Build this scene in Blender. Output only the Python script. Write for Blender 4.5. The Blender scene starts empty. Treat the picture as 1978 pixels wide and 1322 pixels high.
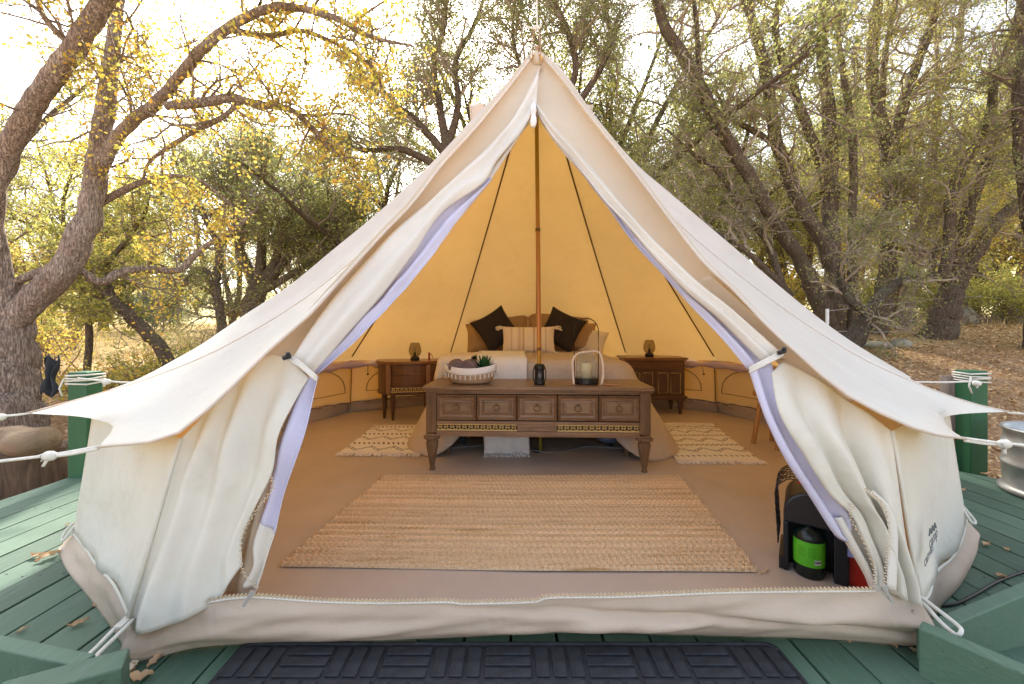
import bpy, bmesh, math, random
import numpy as np
from mathutils import Vector, Matrix, noise
random.seed(7); np.random.seed(7)
R = math.radians
F = 800.0; XC = 989.0; HY = 637.0; H = 0.95      # lens in photo pixels, horizon row, eye height in metres

# ------------------------------------------------------------------ camera, sky, sun, exposure
scn = bpy.context.scene
col = scn.collection
cam_d = bpy.data.cameras.new('camera'); cam = bpy.data.objects.new('camera', cam_d); col.objects.link(cam)
cam.location = (0, 0, H); cam.rotation_euler = (R(90), 0, 0)
cam_d.sensor_width = 36; cam_d.lens = F / 1978 * 36; cam_d.shift_y = -24 / 1978
cam_d.clip_start = .02; cam_d.clip_end = 900
scn.camera = cam
SUN_EL, SUN_AZ = R(40), R(-18)                    # behind the tent, a little to the left
w = bpy.data.worlds.new('World'); scn.world = w; w.use_nodes = True
wn = w.node_tree.nodes; wl = w.node_tree.links
bg = wn['Background']; sky = wn.new('ShaderNodeTexSky'); sky.sky_type = 'NISHITA'
sky.sun_disc = False; sky.sun_elevation = SUN_EL; sky.sun_rotation = SUN_AZ
sky.air_density = 1.0; sky.dust_density = 3.0; sky.ozone_density = 1.0
hz = wn.new('ShaderNodeMix'); hz.data_type = 'RGBA'; hz.inputs[0].default_value = .6      # thin bright high cloud over the blue
wn_bw = wn.new('ShaderNodeRGBToBW'); wl.new(sky.outputs[0], wn_bw.inputs[0]); tint = wn.new('ShaderNodeMix'); tint.data_type = 'RGBA'; tint.blend_type = 'MULTIPLY'; tint.inputs[0].default_value = 1
wl.new(wn_bw.outputs[0], tint.inputs[6]); tint.inputs[7].default_value = (1.04, 1.0, .98, 1)
wl.new(sky.outputs[0], hz.inputs[6]); wl.new(tint.outputs[2], hz.inputs[7]); wl.new(hz.outputs[2], bg.inputs[0]); bg.inputs[1].default_value = 0.15
sd = bpy.data.lights.new('sun', 'SUN'); sd.energy = 2.6; sd.angle = R(5.0); sd.color = (1, .93, .82)
sun = bpy.data.objects.new('sun', sd); col.objects.link(sun)
sv = Vector((math.sin(SUN_AZ) * math.cos(SUN_EL), math.cos(SUN_AZ) * math.cos(SUN_EL), math.sin(SUN_EL)))
sun.rotation_euler = sv.to_track_quat('Z', 'Y').to_euler(); sun.location = (0, 0, 30)
vs = scn.view_settings; vs.view_transform = 'Standard'; vs.look = 'None'; vs.gamma = 1; vs.use_curve_mapping = False
vs.exposure = 2.15
scn.cycles.max_bounces = 10; scn.cycles.diffuse_bounces = 5; scn.cycles.transmission_bounces = 6
scn.cycles.transparent_max_bounces = 12; scn.cycles.caustics_reflective = False; scn.cycles.caustics_refractive = False

# ------------------------------------------------------------------ helpers
def P(px, py, D):
    return Vector(((px - XC) * D / F, D, H - (py - HY) * D / F))
def G(px, py, z=0.0):
    D = (H - z) * F / (py - HY)
    return Vector(((px - XC) * D / F, D, z))
def Df(py):                                       # depth of the sloping tent front at a photo row
    if py < 850: return 2.1465 / (1.361 + (py - HY) / F)
    return 1.397 / (1 + .000275 * (py - HY))
def Q(px, py, d=0.0): return P(px, py, Df(py) + d)
def rnd(a, b): return random.uniform(a, b)
def lerp(a, b, t): return a + (b - a) * t

class MB:
    def __init__(s): s.v = []; s.f = []
    def add(s, v, f):
        o = len(s.v); s.v.extend([tuple(p) for p in v]); s.f.extend([tuple(i + o for i in q) for q in f]); return s
    def box(s, c, d, rz=0, M=None):
        x, y, z = d[0] / 2, d[1] / 2, d[2] / 2
        v = [Vector((i, j, k)) for k in (-z, z) for j in (-y, y) for i in (-x, x)]
        if rz: m = Matrix.Rotation(rz, 3, 'Z'); v = [m @ p for p in v]
        v = [p + Vector(c) for p in v]
        if M: v = [M @ p for p in v]
        return s.add(v, [(0, 2, 3, 1), (4, 5, 7, 6), (0, 1, 5, 4), (2, 6, 7, 3), (0, 4, 6, 2), (1, 3, 7, 5)])
    def hexa(s, b, t):                            # 4 bottom and 4 top corners, both counter-clockwise
        return s.add(list(b) + list(t), [(3, 2, 1, 0), (4, 5, 6, 7), (0, 1, 5, 4), (1, 2, 6, 5), (2, 3, 7, 6), (3, 0, 4, 7)])
    def tube(s, pts, r, n=8, cap=True):
        pts = np.array([tuple(p) for p in pts], float); k = len(pts)
        r = np.full(k, float(r)) if np.isscalar(r) else np.array(r, float)
        t = np.gradient(pts, axis=0); t /= (np.linalg.norm(t, axis=1, keepdims=True) + 1e-9)
        ref = np.array([0, 0, 1.0]) if abs(t[:, 2]).mean() < .8 else np.array([1.0, 0, 0])
        a = np.cross(t, ref); a /= (np.linalg.norm(a, axis=1, keepdims=True) + 1e-9); b = np.cross(t, a)
        th = np.linspace(0, 2 * math.pi, n, endpoint=False)
        v = pts[:, None, :] + r[:, None, None] * (a[:, None, :] * np.cos(th)[None, :, None] + b[:, None, :] * np.sin(th)[None, :, None])
        f = [(i * n + j, i * n + (j + 1) % n, (i + 1) * n + (j + 1) % n, (i + 1) * n + j) for i in range(k - 1) for j in range(n)]
        if cap: f += [tuple(range(n - 1, -1, -1)), tuple((k - 1) * n + j for j in range(n))]
        return s.add(v.reshape(-1, 3).tolist(), f)
    def lathe(s, prof, n=24, c=(0, 0, 0), sx=1, sy=1):
        v = [(c[0] + r * sx * math.cos(2 * math.pi * j / n), c[1] + r * sy * math.sin(2 * math.pi * j / n), c[2] + z) for r, z in prof for j in range(n)]
        f = [(i * n + j, i * n + (j + 1) % n, (i + 1) * n + (j + 1) % n, (i + 1) * n + j) for i in range(len(prof) - 1) for j in range(n)]
        return s.add(v, f)
    def prism(s, out, z0, z1):
        n = len(out)
        v = [(x, y, z0) for x, y in out] + [(x, y, z1) for x, y in out]
        return s.add(v, [tuple(range(n - 1, -1, -1)), tuple(range(n, 2 * n))] + [(i, (i + 1) % n, n + (i + 1) % n, n + i) for i in range(n)])
    def grid(s, fn, nu, nv):
        v = [tuple(fn(i / nu, j / nv)) for i in range(nu + 1) for j in range(nv + 1)]
        f = [(i * (nv + 1) + j, (i + 1) * (nv + 1) + j, (i + 1) * (nv + 1) + j + 1, i * (nv + 1) + j + 1) for i in range(nu) for j in range(nv)]
        return s.add(v, f)
    def sphere(s, c, r, n=10, m=6, sc=(1, 1, 1)):
        v = [(c[0] + r * sc[0] * math.sin(math.pi * i / m) * math.cos(2 * math.pi * j / n), c[1] + r * sc[1] * math.sin(math.pi * i / m) * math.sin(2 * math.pi * j / n), c[2] + r * sc[2] * math.cos(math.pi * i / m)) for i in range(m + 1) for j in range(n)]
        return s.add(v, [(i * n + j, (i + 1) * n + j, (i + 1) * n + (j + 1) % n, i * n + (j + 1) % n) for i in range(m) for j in range(n)])

def link(name, me, m, parent=None):
    if m is not None and not me.materials: me.materials.append(m)
    o = bpy.data.objects.new(name, me); col.objects.link(o)
    if parent: o.parent = parent
    return o
def build(name, mb, m, parent=None, smooth=False, off=None, bevel=0, kind=None, label=None, solid=0, sub=0):
    me = bpy.data.meshes.new(name)
    v = np.array(mb.v, float)
    if off is not None: v = v - np.array(tuple(off))
    me.from_pydata(v.tolist(), [], mb.f); me.update()
    if smooth: me.shade_smooth()
    o = link(name, me, m, parent)
    if solid:
        md = o.modifiers.new('solid', 'SOLIDIFY'); md.thickness = solid; md.offset = 0
    if bevel:
        md = o.modifiers.new('bevel', 'BEVEL'); md.width = bevel; md.segments = 2; md.limit_method = 'ANGLE'; md.angle_limit = R(40)
    if sub:
        md = o.modifiers.new('sub', 'SUBSURF'); md.levels = sub; md.render_levels = sub
    if kind: o['kind'] = kind
    if label: o['label'] = label
    return o
def thing(name, label, cat, loc=(0, 0, 0), rz=0, group=None):
    o = bpy.data.objects.new(name, None); o.empty_display_size = .1; col.objects.link(o)
    o.location = loc; o.rotation_euler = (0, 0, rz); o['label'] = label; o['category'] = cat
    if group: o['group'] = group
    return o
def tag(o, label, cat, group=None):
    o['label'] = label; o['category'] = cat
    if group: o['group'] = group
    return o
def dup(src, loc=None, rot=None, label=None, scale=None):
    kids = {}
    for q in list(col.objects):
        if q.parent: kids.setdefault(q.parent.name, []).append(q)
    def cp(o, par):
        c = o.copy(); col.objects.link(c)
        if par: c.parent = par
        for k in kids.get(o.name, []): cp(k, c)
        return c
    r = cp(src, None)
    if loc is not None: r.location = loc
    if rot is not None: r.rotation_euler = rot
    if scale is not None: r.scale = scale
    if label: r['label'] = label
    return r
def resample(pts, n):
    pts = np.array([tuple(p) for p in pts], float)
    # Catmull-Rom through the points, then equal steps
    k = len(pts)
    if k > 2:
        ex = np.vstack([2 * pts[0] - pts[1], pts, 2 * pts[-1] - pts[-2]]); out = []
        for i in range(k - 1):
            p0, p1, p2, p3 = ex[i:i + 4]
            for t in np.linspace(0, 1, 12, endpoint=False):
                out.append(.5 * ((2 * p1) + (-p0 + p2) * t + (2 * p0 - 5 * p1 + 4 * p2 - p3) * t * t + (-p0 + 3 * p1 - 3 * p2 + p3) * t ** 3))
        out.append(pts[-1]); pts = np.array(out)
    d = np.r_[0, np.cumsum(np.linalg.norm(np.diff(pts, axis=0), axis=1))]
    s = np.linspace(0, d[-1], n)
    return np.stack([np.interp(s, d, pts[:, i]) for i in range(pts.shape[1])], 1)
nz = lambda a, b, c=0: noise.noise(Vector((a, b, c)))
def sm(a, b, x):
    t = min(1, max(0, (x - a) / (b - a))); return t * t * (3 - 2 * t)

# ------------------------------------------------------------------ materials
def lin(c):
    return tuple(((x / 255) / 12.92 if x / 255 <= .04045 else ((x / 255 + .055) / 1.055) ** 2.4) for x in c)
class NT:
    def __init__(s, name):
        s.m = bpy.data.materials.new(name); s.m.use_nodes = True; s.n = s.m.node_tree.nodes; s.l = s.m.node_tree.links
        s.b = s.n['Principled BSDF']; s.o = s.n['Material Output']
    def new(s, t, **k):
        q = s.n.new(t)
        for a, b in k.items(): setattr(q, a, b)
        return q
    def coord(s, kind='Object', scale=(1, 1, 1), rot=(0, 0, 0)):
        t = s.new('ShaderNodeTexCoord'); m = s.new('ShaderNodeMapping'); m.inputs['Scale'].default_value = scale; m.inputs['Rotation'].default_value = rot
        s.l.new(t.outputs[kind], m.inputs[0]); return m.outputs[0]
    def noise(s, v, scale, detail=4, rough=.6, dist=0):
        q = s.new('ShaderNodeTexNoise'); q.inputs['Scale'].default_value = scale; q.inputs['Detail'].default_value = detail
        q.inputs['Roughness'].default_value = rough; q.inputs['Distortion'].default_value = dist; s.l.new(v, q.inputs[0]); return q.outputs[0]
    def ramp(s, f, stops):
        q = s.new('ShaderNodeValToRGB'); e = q.color_ramp.elements
        while len(e) < len(stops): e.new(.5)
        for el, (p, c) in zip(e, stops): el.position = p; el.color = (*c, 1)
        s.l.new(f, q.inputs[0]); return q.outputs[0]
    def mix(s, f, a, b, mode='MIX'):
        q = s.new('ShaderNodeMix', data_type='RGBA', blend_type=mode)
        for i, x in ((0, f), (6, a), (7, b)):
            if isinstance(x, (int, float)): q.inputs[i].default_value = x
            elif isinstance(x, tuple): q.inputs[i].default_value = (*x, 1)
            else: s.l.new(x, q.inputs[i])
        return q.outputs[2]
    def math(s, op, a, b=0.0, c=0.0):
        q = s.new('ShaderNodeMath', operation=op)
        for i, x in enumerate((a, b, c)):
            if isinstance(x, (int, float)): q.inputs[i].default_value = x
            else: s.l.new(x, q.inputs[i])
        return q.outputs[0]
    def bump(s, h, st=.3, dist=.01, to=None):
        q = s.new('ShaderNodeBump'); q.inputs['Strength'].default_value = st; q.inputs['Distance'].default_value = dist
        s.l.new(h, q.inputs['Height']); s.l.new(q.outputs[0], (to or s.b).inputs['Normal']); return q.outputs[0]
def simple(name, c, rough=.6, var=.15, scale=8, bump=0, bscale=60, metal=0, spec=.5, sc=(1, 1, 1), bd=.003):
    t = NT(name); c = lin(c); v = t.coord(scale=sc)
    n = t.noise(v, scale, 5)
    cc = t.ramp(n, [(.3, tuple(x * (1 - var) for x in c)), (.7, tuple(min(1, x * (1 + var)) for x in c))])
    t.l.new(cc, t.b.inputs['Base Color']); t.b.inputs['Roughness'].default_value = rough; t.b.inputs['Metallic'].default_value = metal
    t.b.inputs['Specular IOR Level'].default_value = spec
    if bump: t.bump(t.noise(v, bscale, 6), bump, bd)
    return t.m
def cloth(name, c, tc=None, tf=0.0, rough=.9, wr=.35, wscale=3, weave=900, var=.06, stain=None, wd=.03):
    """woven cloth: reflected colour c, light let through in colour tc by share tf, creases and a fine weave"""
    t = NT(name); v = t.coord(); c = lin(c)
    n = t.noise(v, 1.7, 5, .65)
    cc = t.ramp(n, [(.3, tuple(x * (1 - var) for x in c)), (.7, tuple(min(1, x * (1 + var)) for x in c))])
    if stain:
        sn = t.ramp(t.noise(v, 5.0, 8, .7, .6), [(.52, (0, 0, 0)), (.78, (1, 1, 1))])
        cc = t.mix(t.math('MULTIPLY', sn, .6), cc, lin(stain))
    t.l.new(cc, t.b.inputs['Base Color']); t.b.inputs['Roughness'].default_value = rough; t.b.inputs['Specular IOR Level'].default_value = .2
    w1 = t.noise(v, wscale, 3, .5, .8); w2 = t.noise(v, 40, 3, .6)
    wv = t.noise(v, weave, 2, .5)
    hh = t.math('ADD', t.math('MULTIPLY', w1, 1.0), t.math('ADD', t.math('MULTIPLY', w2, .07), t.math('MULTIPLY', wv, .02)))
    nb = t.bump(hh, wr, wd)
    if tf:
        tr = t.new('ShaderNodeBsdfTranslucent'); tr.inputs[0].default_value = (*(lin(tc)), 1); t.l.new(nb, tr.inputs[1])
        mx = t.new('ShaderNodeMixShader'); mx.inputs[0].default_value = tf
        t.l.new(t.b.outputs[0], mx.inputs[1]); t.l.new(tr.outputs[0], mx.inputs[2]); t.l.new(mx.outputs[0], t.o.inputs[0])
    return t.m
def wood(name, c1, c2, rough=.4, axis='X', scale=6, bump=.15):
    t = NT(name); s = {'X': (.12, 1, 1), 'Y': (1, .12, 1), 'Z': (1, 1, .12)}[axis]
    v = t.coord(scale=s)
    n = t.noise(v, scale * 3, 8, .65, 1.5); n2 = t.noise(t.coord(), 5, 3)
    a = t.ramp(n, [(.3, lin(c1)), (.7, lin(c2))])
    a = t.mix(t.math('MULTIPLY', n2, .5), a, tuple(x * .55 for x in lin(c1)))
    t.l.new(a, t.b.inputs['Base Color']); t.b.inputs['Roughness'].default_value = rough
    t.bump(n, bump, .002); return t.m
def leafmat(name, cols, tf=.45, rough=.6):
    t = NT(name); g = t.new('ShaderNodeNewGeometry')
    c = t.ramp(g.outputs['Random Per Island'], [(i / (len(cols) - 1), lin(q)) for i, q in enumerate(cols)])
    t.l.new(c, t.b.inputs['Base Color']); t.b.inputs['Roughness'].default_value = rough; t.b.inputs['Specular IOR Level'].default_value = .3
    tr = t.new('ShaderNodeBsdfTranslucent'); t.l.new(c, tr.inputs[0]); mx = t.new('ShaderNodeMixShader'); mx.inputs[0].default_value = tf
    t.l.new(t.b.outputs[0], mx.inputs[1]); t.l.new(tr.outputs[0], mx.inputs[2]); t.l.new(mx.outputs[0], t.o.inputs[0]); return t.m
def bark(name, c1, c2, c3, scale=9, st=1.0):
    t = NT(name); v = t.coord(scale=(1, 1, .22)); n = t.noise(v, scale * 3.0, 8, .7, .6); n2 = t.noise(t.coord(), 2.2, 6, .7); g = t.noise(v, scale * 7, 5, .6, .3)
    cr = t.ramp(g, [(.36, (.25, .25, .25)), (.56, (1, 1, 1))])
    a = t.ramp(n, [(.25, lin(c1)), (.65, lin(c2))]); a = t.mix(t.math('MULTIPLY', t.ramp(n2, [(.5, (0, 0, 0)), (.66, (1, 1, 1))]), .6), a, lin(c3))
    a = t.mix(.7, a, cr, 'MULTIPLY')
    t.l.new(a, t.b.inputs['Base Color']); t.b.inputs['Roughness'].default_value = .95; t.b.inputs['Specular IOR Level'].default_value = .15
    t.bump(t.math('ADD', t.math('MULTIPLY', cr, .8), n), st, .02); return t.m

M = {}
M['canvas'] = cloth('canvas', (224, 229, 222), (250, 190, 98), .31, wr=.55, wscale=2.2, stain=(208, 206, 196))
M['canvas_wall'] = cloth('canvas_wall', (228, 222, 196), (250, 204, 104), .40, wr=.35, wscale=3, stain=(208, 202, 184))
M['canvas_door'] = cloth('canvas_door', (224, 224, 212), (244, 206, 140), .16, wr=.5, wscale=4, stain=(204, 198, 180))
M['canvas_flap'] = cloth('canvas_flap', (228, 226, 216), (240, 200, 130), .14, wr=.45, wscale=4)
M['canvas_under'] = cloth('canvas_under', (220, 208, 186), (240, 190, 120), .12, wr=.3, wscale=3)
M['mesh'] = cloth('mesh_lining', (232, 232, 244), (200, 205, 255), .35, wr=.4, wscale=5)
M['skirt'] = cloth('groundsheet', (196, 180, 162), None, 0, rough=.62, wr=.55, wscale=3.2, var=.08, wd=.04, stain=(196, 180, 164))
M['floor'] = cloth('groundsheet_floor', (192, 176, 162), None, 0, rough=.45, wr=.45, wscale=2.0, var=.1, wd=.02)
M['seam'] = simple('seam_tape', (96, 70, 42), .9)
M['zip'] = simple('zip', (205, 190, 160), .5)
M['steel'] = simple('steel', (186, 184, 178), .4, .05, metal=.35)
M['rope'] = simple('rope', (226, 224, 214), .9, .1, 60, .6, 500)
M['black'] = simple('black_plastic', (22, 24, 28), .4, .2)
M['rubber'] = simple('mat_rubber', (39, 41, 47), .7, .5, 30, .5, 250)
M['brass'] = simple('brass', (190, 140, 60), .3, .15, 20, metal=.85)
M['dkbrass'] = simple('aged_brass', (120, 96, 60), .35, .2, 40, metal=.8)
M['walnut'] = wood('walnut', (106, 82, 60), (170, 136, 104), .38, 'X')
M['walnut_v'] = wood('walnut_upright', (92, 70, 50), (144, 114, 84), .4, 'Z')
M['burl'] = wood('burl_panel', (116, 92, 68), (168, 140, 108), .35, 'X', 3)
M['cabinet'] = wood('cabinet_wood', (74, 52, 36), (122, 90, 64), .4, 'X')
M['cabinet_v'] = wood('cabinet_wood_upright', (66, 46, 32), (112, 82, 58), .4, 'Z')
M['gold'] = simple('fret_gold', (206, 178, 116), .45, .1)

# ------------------------------------------------------------------ ground, hills
def gh(x, y):
    r = max(0.0, y - 3.3)
    s = lerp(.085, .212, sm(-2.5, 3.5, x))
    z = -.36 + s * min(r, 6.5) + (.07 if x < 0 else .05) * max(0, min(r, 40) - 6.5) * 1.0
    z += .035 * noise.noise(Vector((x * .9, y * .9, 0))) + .12 * noise.noise(Vector((x * .15, y * .15, 3))) * sm(4, 12, math.hypot(x, y))
    d = math.hypot(x, y)
    z += 17 * sm(45, 150, d) * (.65 + .5 * noise.noise(Vector((x * .012, y * .012, 7)))) * (1 if y > -20 else .5)
    return z
def build_ground():
    mb = MB(); n = 150
    ax = [math.copysign(abs(t) ** 2.6 * 400 + abs(t) * 8, t) for t in np.linspace(-1, 1, n + 1)]
    v = [(x, y + 4, gh(x, y + 4)) for x in ax for y in ax]
    f = [(i * (n + 1) + j, (i + 1) * (n + 1) + j, (i + 1) * (n + 1) + j + 1, i * (n + 1) + j + 1) for i in range(n) for j in range(n)]
    mb.add(v, f)
    t = NT('leafy_earth'); vv = t.coord()
    a = t.ramp(t.noise(vv, 22, 10, .75), [(.3, lin((110, 82, 60))), (.5, lin((186, 150, 114))), (.7, lin((222, 190, 152)))])
    grass = t.ramp(t.noise(vv, 3.0, 8, .7), [(.3, lin((176, 152, 104))), (.7, lin((216, 196, 146)))])
    far = t.ramp(t.noise(vv, .25, 6, .7), [(.4, lin((110, 120, 74))), (.55, lin((190, 176, 130)))])
    sx = t.new('ShaderNodeSeparateXYZ'); t.l.new(vv, sx.inputs[0])
    f1 = t.ramp(t.math('ADD', t.math('MULTIPLY', sx.outputs[1], .05), t.math('MULTIPLY', t.noise(vv, .6, 4), .35)), [(.5, (0, 0, 0)), (.68, (1, 1, 1))])
    f2 = t.ramp(t.math('MULTIPLY', sx.outputs[1], .01), [(.22, (0, 0, 0)), (.45, (1, 1, 1))])
    c = t.mix(f2, t.mix(f1, a, grass), far)
    t.l.new(c, t.b.inputs['Base Color']); t.b.inputs['Roughness'].default_value = 1; t.b.inputs['Specular IOR Level'].default_value = .1
    t.bump(t.noise(vv, 30, 10, .8), .9, .05)
    o = build('ground', mb, t.m, smooth=True); o['kind'] = 'structure'
build_ground()

# ------------------------------------------------------------------ deck
t = NT('green_deck_paint'); vv = t.coord(scale=(1, .1, 1)); v2 = t.coord()
oi = t.new('ShaderNodeObjectInfo')
base = t.ramp(oi.outputs['Random'], [(0, lin((62, 90, 73))), (.5, lin((74, 104, 85))), (1, lin((88, 117, 98)))])
gr = t.noise(vv, 60, 8, .7, 1.0)
c = t.mix(t.ramp(gr, [(.5, (0, 0, 0)), (.85, (.6, .6, .6))]), base, lin((116, 138, 124)))
dk = t.noise(vv, 28, 6, .75, 2.0)
c = t.mix(t.ramp(dk, [(.6, (0, 0, 0)), (.72, (.85, .85, .85))]), c, lin((30, 50, 38)))
c = t.mix(t.ramp(t.noise(v2, 3.2, 5, .7), [(.5, (0, 0, 0)), (.8, (.35, .35, .35))]), c, lin((104, 122, 108)))
t.l.new(c, t.b.inputs['Base Color']); t.b.inputs['Roughness'].default_value = .62
t.bump(t.math('ADD', gr, t.math('MULTIPLY', dk, -.7)), .35, .004); M['deck'] = t.m
M['green'] = simple('green_paint', (50, 94, 68), .5, .12, 6, .25, 60, sc=(1, .3, 1))
M['post_green'] = simple('post_green_paint', (40, 96, 62), .55, .18, 7, .3, 50, sc=(1, 1, .2))
M['oldwood'] = wood('weathered_wood', (92, 80, 72), (150, 134, 120), .9, 'Z', 8, .5)
poly = [(-2.86, -.35), (-2.86, 2.70), (-2.2, 5.2), (-1, 6.3), (1.9, 6.3), (2.75, 5.2), (2.99, 2.80), (3.3, 2.32), (3.3, -.35)]
def yrange(x):
    ys = []
    for i in range(len(poly)):
        (x0, y0), (x1, y1) = poly[i], poly[(i + 1) % len(poly)]
        if (x0 <= x < x1) or (x1 <= x < x0): ys.append(y0 + (y1 - y0) * (x - x0) / (x1 - x0))
    return (min(ys), max(ys)) if len(ys) > 1 else None
deck = thing('deck', 'low timber platform painted green that the tent stands on', 'deck', (0, 0, 0)); deck['kind'] = 'structure'
del deck['category']; del deck['label']
scr = MB(); x = -2.85; pitch = .1425
while x < 3.28:
    w_ = pitch - .006 - rnd(0, .003)
    a = yrange(x + .001); b = yrange(min(x + w_, 3.299))
    if a and b:
        z = rnd(-.0015, .0015)
        mb = MB(); y0 = -.35
        cuts = [y0]
        if rnd(0, 1) < .0: cuts.append(rnd(.6, 1.0))
        yA, yB = a[1] + rnd(-.006, .006), b[1] + rnd(-.006, .006)
        mb.hexa([(x, y0, -.036), (x + w_, y0, -.036), (x + w_, yB, -.036), (x, yA, -.036)], [(x, y0, z), (x + w_, y0, z), (x + w_, yB, z), (x, yA, z)])
        build('board', mb, M['deck'], deck, bevel=.003)
        for jy in (.4, 1.0, 1.6, 2.2, 2.8):
            if jy < min(yA, yB) - .03 and abs(x) < 3.4:
                for sx_ in (.028, w_ - .028): scr.sphere((x + sx_ + rnd(-.004, .004), jy + rnd(-.012, .012), z + .0005), .0042, 6, 4, (1, 1, .35))
    x += pitch
mb = MB()
for i in range(len(poly)):
    (x0, y0), (x1, y1) = poly[i], poly[(i + 1) % len(poly)]
    cx = .22; k = .985
    A = Vector(((x0 - cx) * k + cx, (y0 - 3) * k + 3, 0)); B = Vector(((x1 - cx) * k + cx, (y1 - 3) * k + 3, 0))
    d = (B - A).normalized(); nn = Vector((-d.y, d.x, 0)) * .02
    mb.hexa([A - nn + Vector((0, 0, -.3)), B - nn + Vector((0, 0, -.3)), B + nn + Vector((0, 0, -.3)), A + nn + Vector((0, 0, -.3))],
            [A - nn + Vector((0, 0, -.038)), B - nn + Vector((0, 0, -.038)), B + nn + Vector((0, 0, -.038)), A + nn + Vector((0, 0, -.038))])
build('screw_heads', scr, simple('screw_steel', (60, 62, 58), .5, .3, 40, metal=.5), deck, kind='stuff')
build('rim_joist', mb, M['green'], deck)
mb = MB()
for yy in (-.2, .4, 1.0, 1.6, 2.2, 2.8, 3.6, 4.4, 5.2): mb.box((.2, yy, -.1), (5.3, .04, .12))
build('joists', mb, M['oldwood'], deck)

# ------------------------------------------------------------------ the tent
AX = P(1037, 100, 3.14)
tent = thing('bell_tent', 'large cream canvas bell tent with its doors tied open', 'tent', (0, 0, 0))
FPt = [(-1.08, 1.19), (-1.92, 1.76), (-2.28, 2.7), (-2.25, 3.75), (-1.85, 4.72), (-.8, 5.3), (.33, 5.55), (1.48, 5.35), (2.33, 4.72), (2.68, 3.8), (2.6, 2.75), (2.08, 1.86), (1.23, 1.26)]
FF = list(FPt); FF[0] = (-1.04, 1.262); FF[12] = (1.19, 1.325)
def floor_h(x, y): return .0065 + .014 * math.exp(-((x - 1.25 + .55 * (y - 2.4)) / .018) ** 2) + .012 * math.exp(-((x + 1.1 - .3 * (y - 2.4)) / .02) ** 2) + .010 * math.exp(-((y - 2.62 - .12 * x) / .02) ** 2) + .0035 * (1 + noise.noise(Vector((x * 2.2, y * 5, 0)))) + .004 * max(0, noise.noise(Vector((x * 1.2 + y * .6, y * 2.2, 5))))
cx, cy = .22, 3.1
mb = MB(); N = len(FPt)
def fpol(u, v):
    k = u * N; i = int(k) % N; fr = k - int(k)
    a = Vector(FF[i]); b = Vector(FF[(i + 1) % N]); p = a.lerp(b, fr)
    q = Vector((cx, cy)).lerp(p, v * .995); return (q.x, q.y, floor_h(q.x, q.y))
mb.grid(fpol, N * 8, 40)
build('groundsheet', mb, M['floor'], tent, smooth=True)

hemL = [(1029, 108), (979, 174), (920, 246), (857, 315), (797, 392), (742, 449), (657, 542), (601, 605), (514, 682), (437, 758), (355, 829), (306, 851), (191, 863)]
hemR = [(1046, 108), (1085, 152), (1136, 220), (1220, 326), (1302, 434), (1360, 508), (1413, 556), (1487, 634), (1560, 700), (1620, 752), (1681, 788), (1748, 820), (1800, 838), (1863, 847)]
NS = 40
def hempath(h, tip):
    pts = [Q(x, y, -.09 if i > 1 else -.05) for i, (x, y) in enumerate(h[:-1])] + [P(h[-1][0], h[-1][1], tip)]
    return resample(pts, NS + 1)
def ridge(e, sag, a=AX):
    e = Vector(e); out = []
    d = Vector((e.x - a.x, e.y - a.y, 0)).normalized()
    for i in range(NS + 1):
        s = i / NS; p = Vector(a).lerp(e, s); k = sag * math.sin(math.pi * min(1, s * 1.02)) ** 1.2
        p.z -= k * .8; p -= d * k * .5
        if i == 0: p += d * .03
        out.append(p)
    return np.array([tuple(q) for q in out])
TL = P(55, 799, 1.86); TR = P(1946, 796, 1.90)
def eave(i, out=.16, z=.56):
    x, y = FPt[i]; d = Vector((x - cx, y - cy, 0)).normalized(); return Vector((x, y, z)) + d * out
def pridge(px, D0, D1, end):
    k = len(px); d = np.r_[0, np.cumsum([math.dist(px[i], px[i + 1]) for i in range(k - 1)])]; d /= d[-1]
    return resample([P(x, y, lerp(D0, D1, t_)) for (x, y), t_ in zip(px, d)] + [end], NS + 1)
rL1 = pridge([(1033, 101), (900, 282), (740, 450), (600, 570), (440, 668), (300, 728), (170, 768)], 3.12, 1.98, TL)
rL2 = pridge([(1030, 99), (979, 160), (907, 236), (831, 318), (729, 412), (645, 481), (560, 551), (470, 610), (380, 672)], 3.16, 2.75, P(312, 716, 2.68))
rR1 = pridge([(1041, 101), (1150, 262), (1290, 415), (1470, 566), (1640, 680), (1790, 750), (1880, 781)], 3.12, 1.98, TR)
rR2 = pridge([(1044, 99), (1088, 137), (1142, 214), (1222, 310), (1288, 368), (1394, 458), (1526, 570), (1605, 632), (1670, 676)], 3.16, 2.80, P(1758, 728, 2.78))
ridges = [hempath(hemL, 1.32), rL1, rL2, ridge(eave(3), .05), ridge(eave(4, .02, .59), .03), ridge(eave(5, .02, .6), .03), ridge(eave(6, .02, .6), .03),
          ridge(eave(7, .02, .6), .03), ridge(eave(8, .02, .59), .03), ridge(eave(9), .05), rR2, rR1, hempath(hemR, 1.44)]
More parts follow.
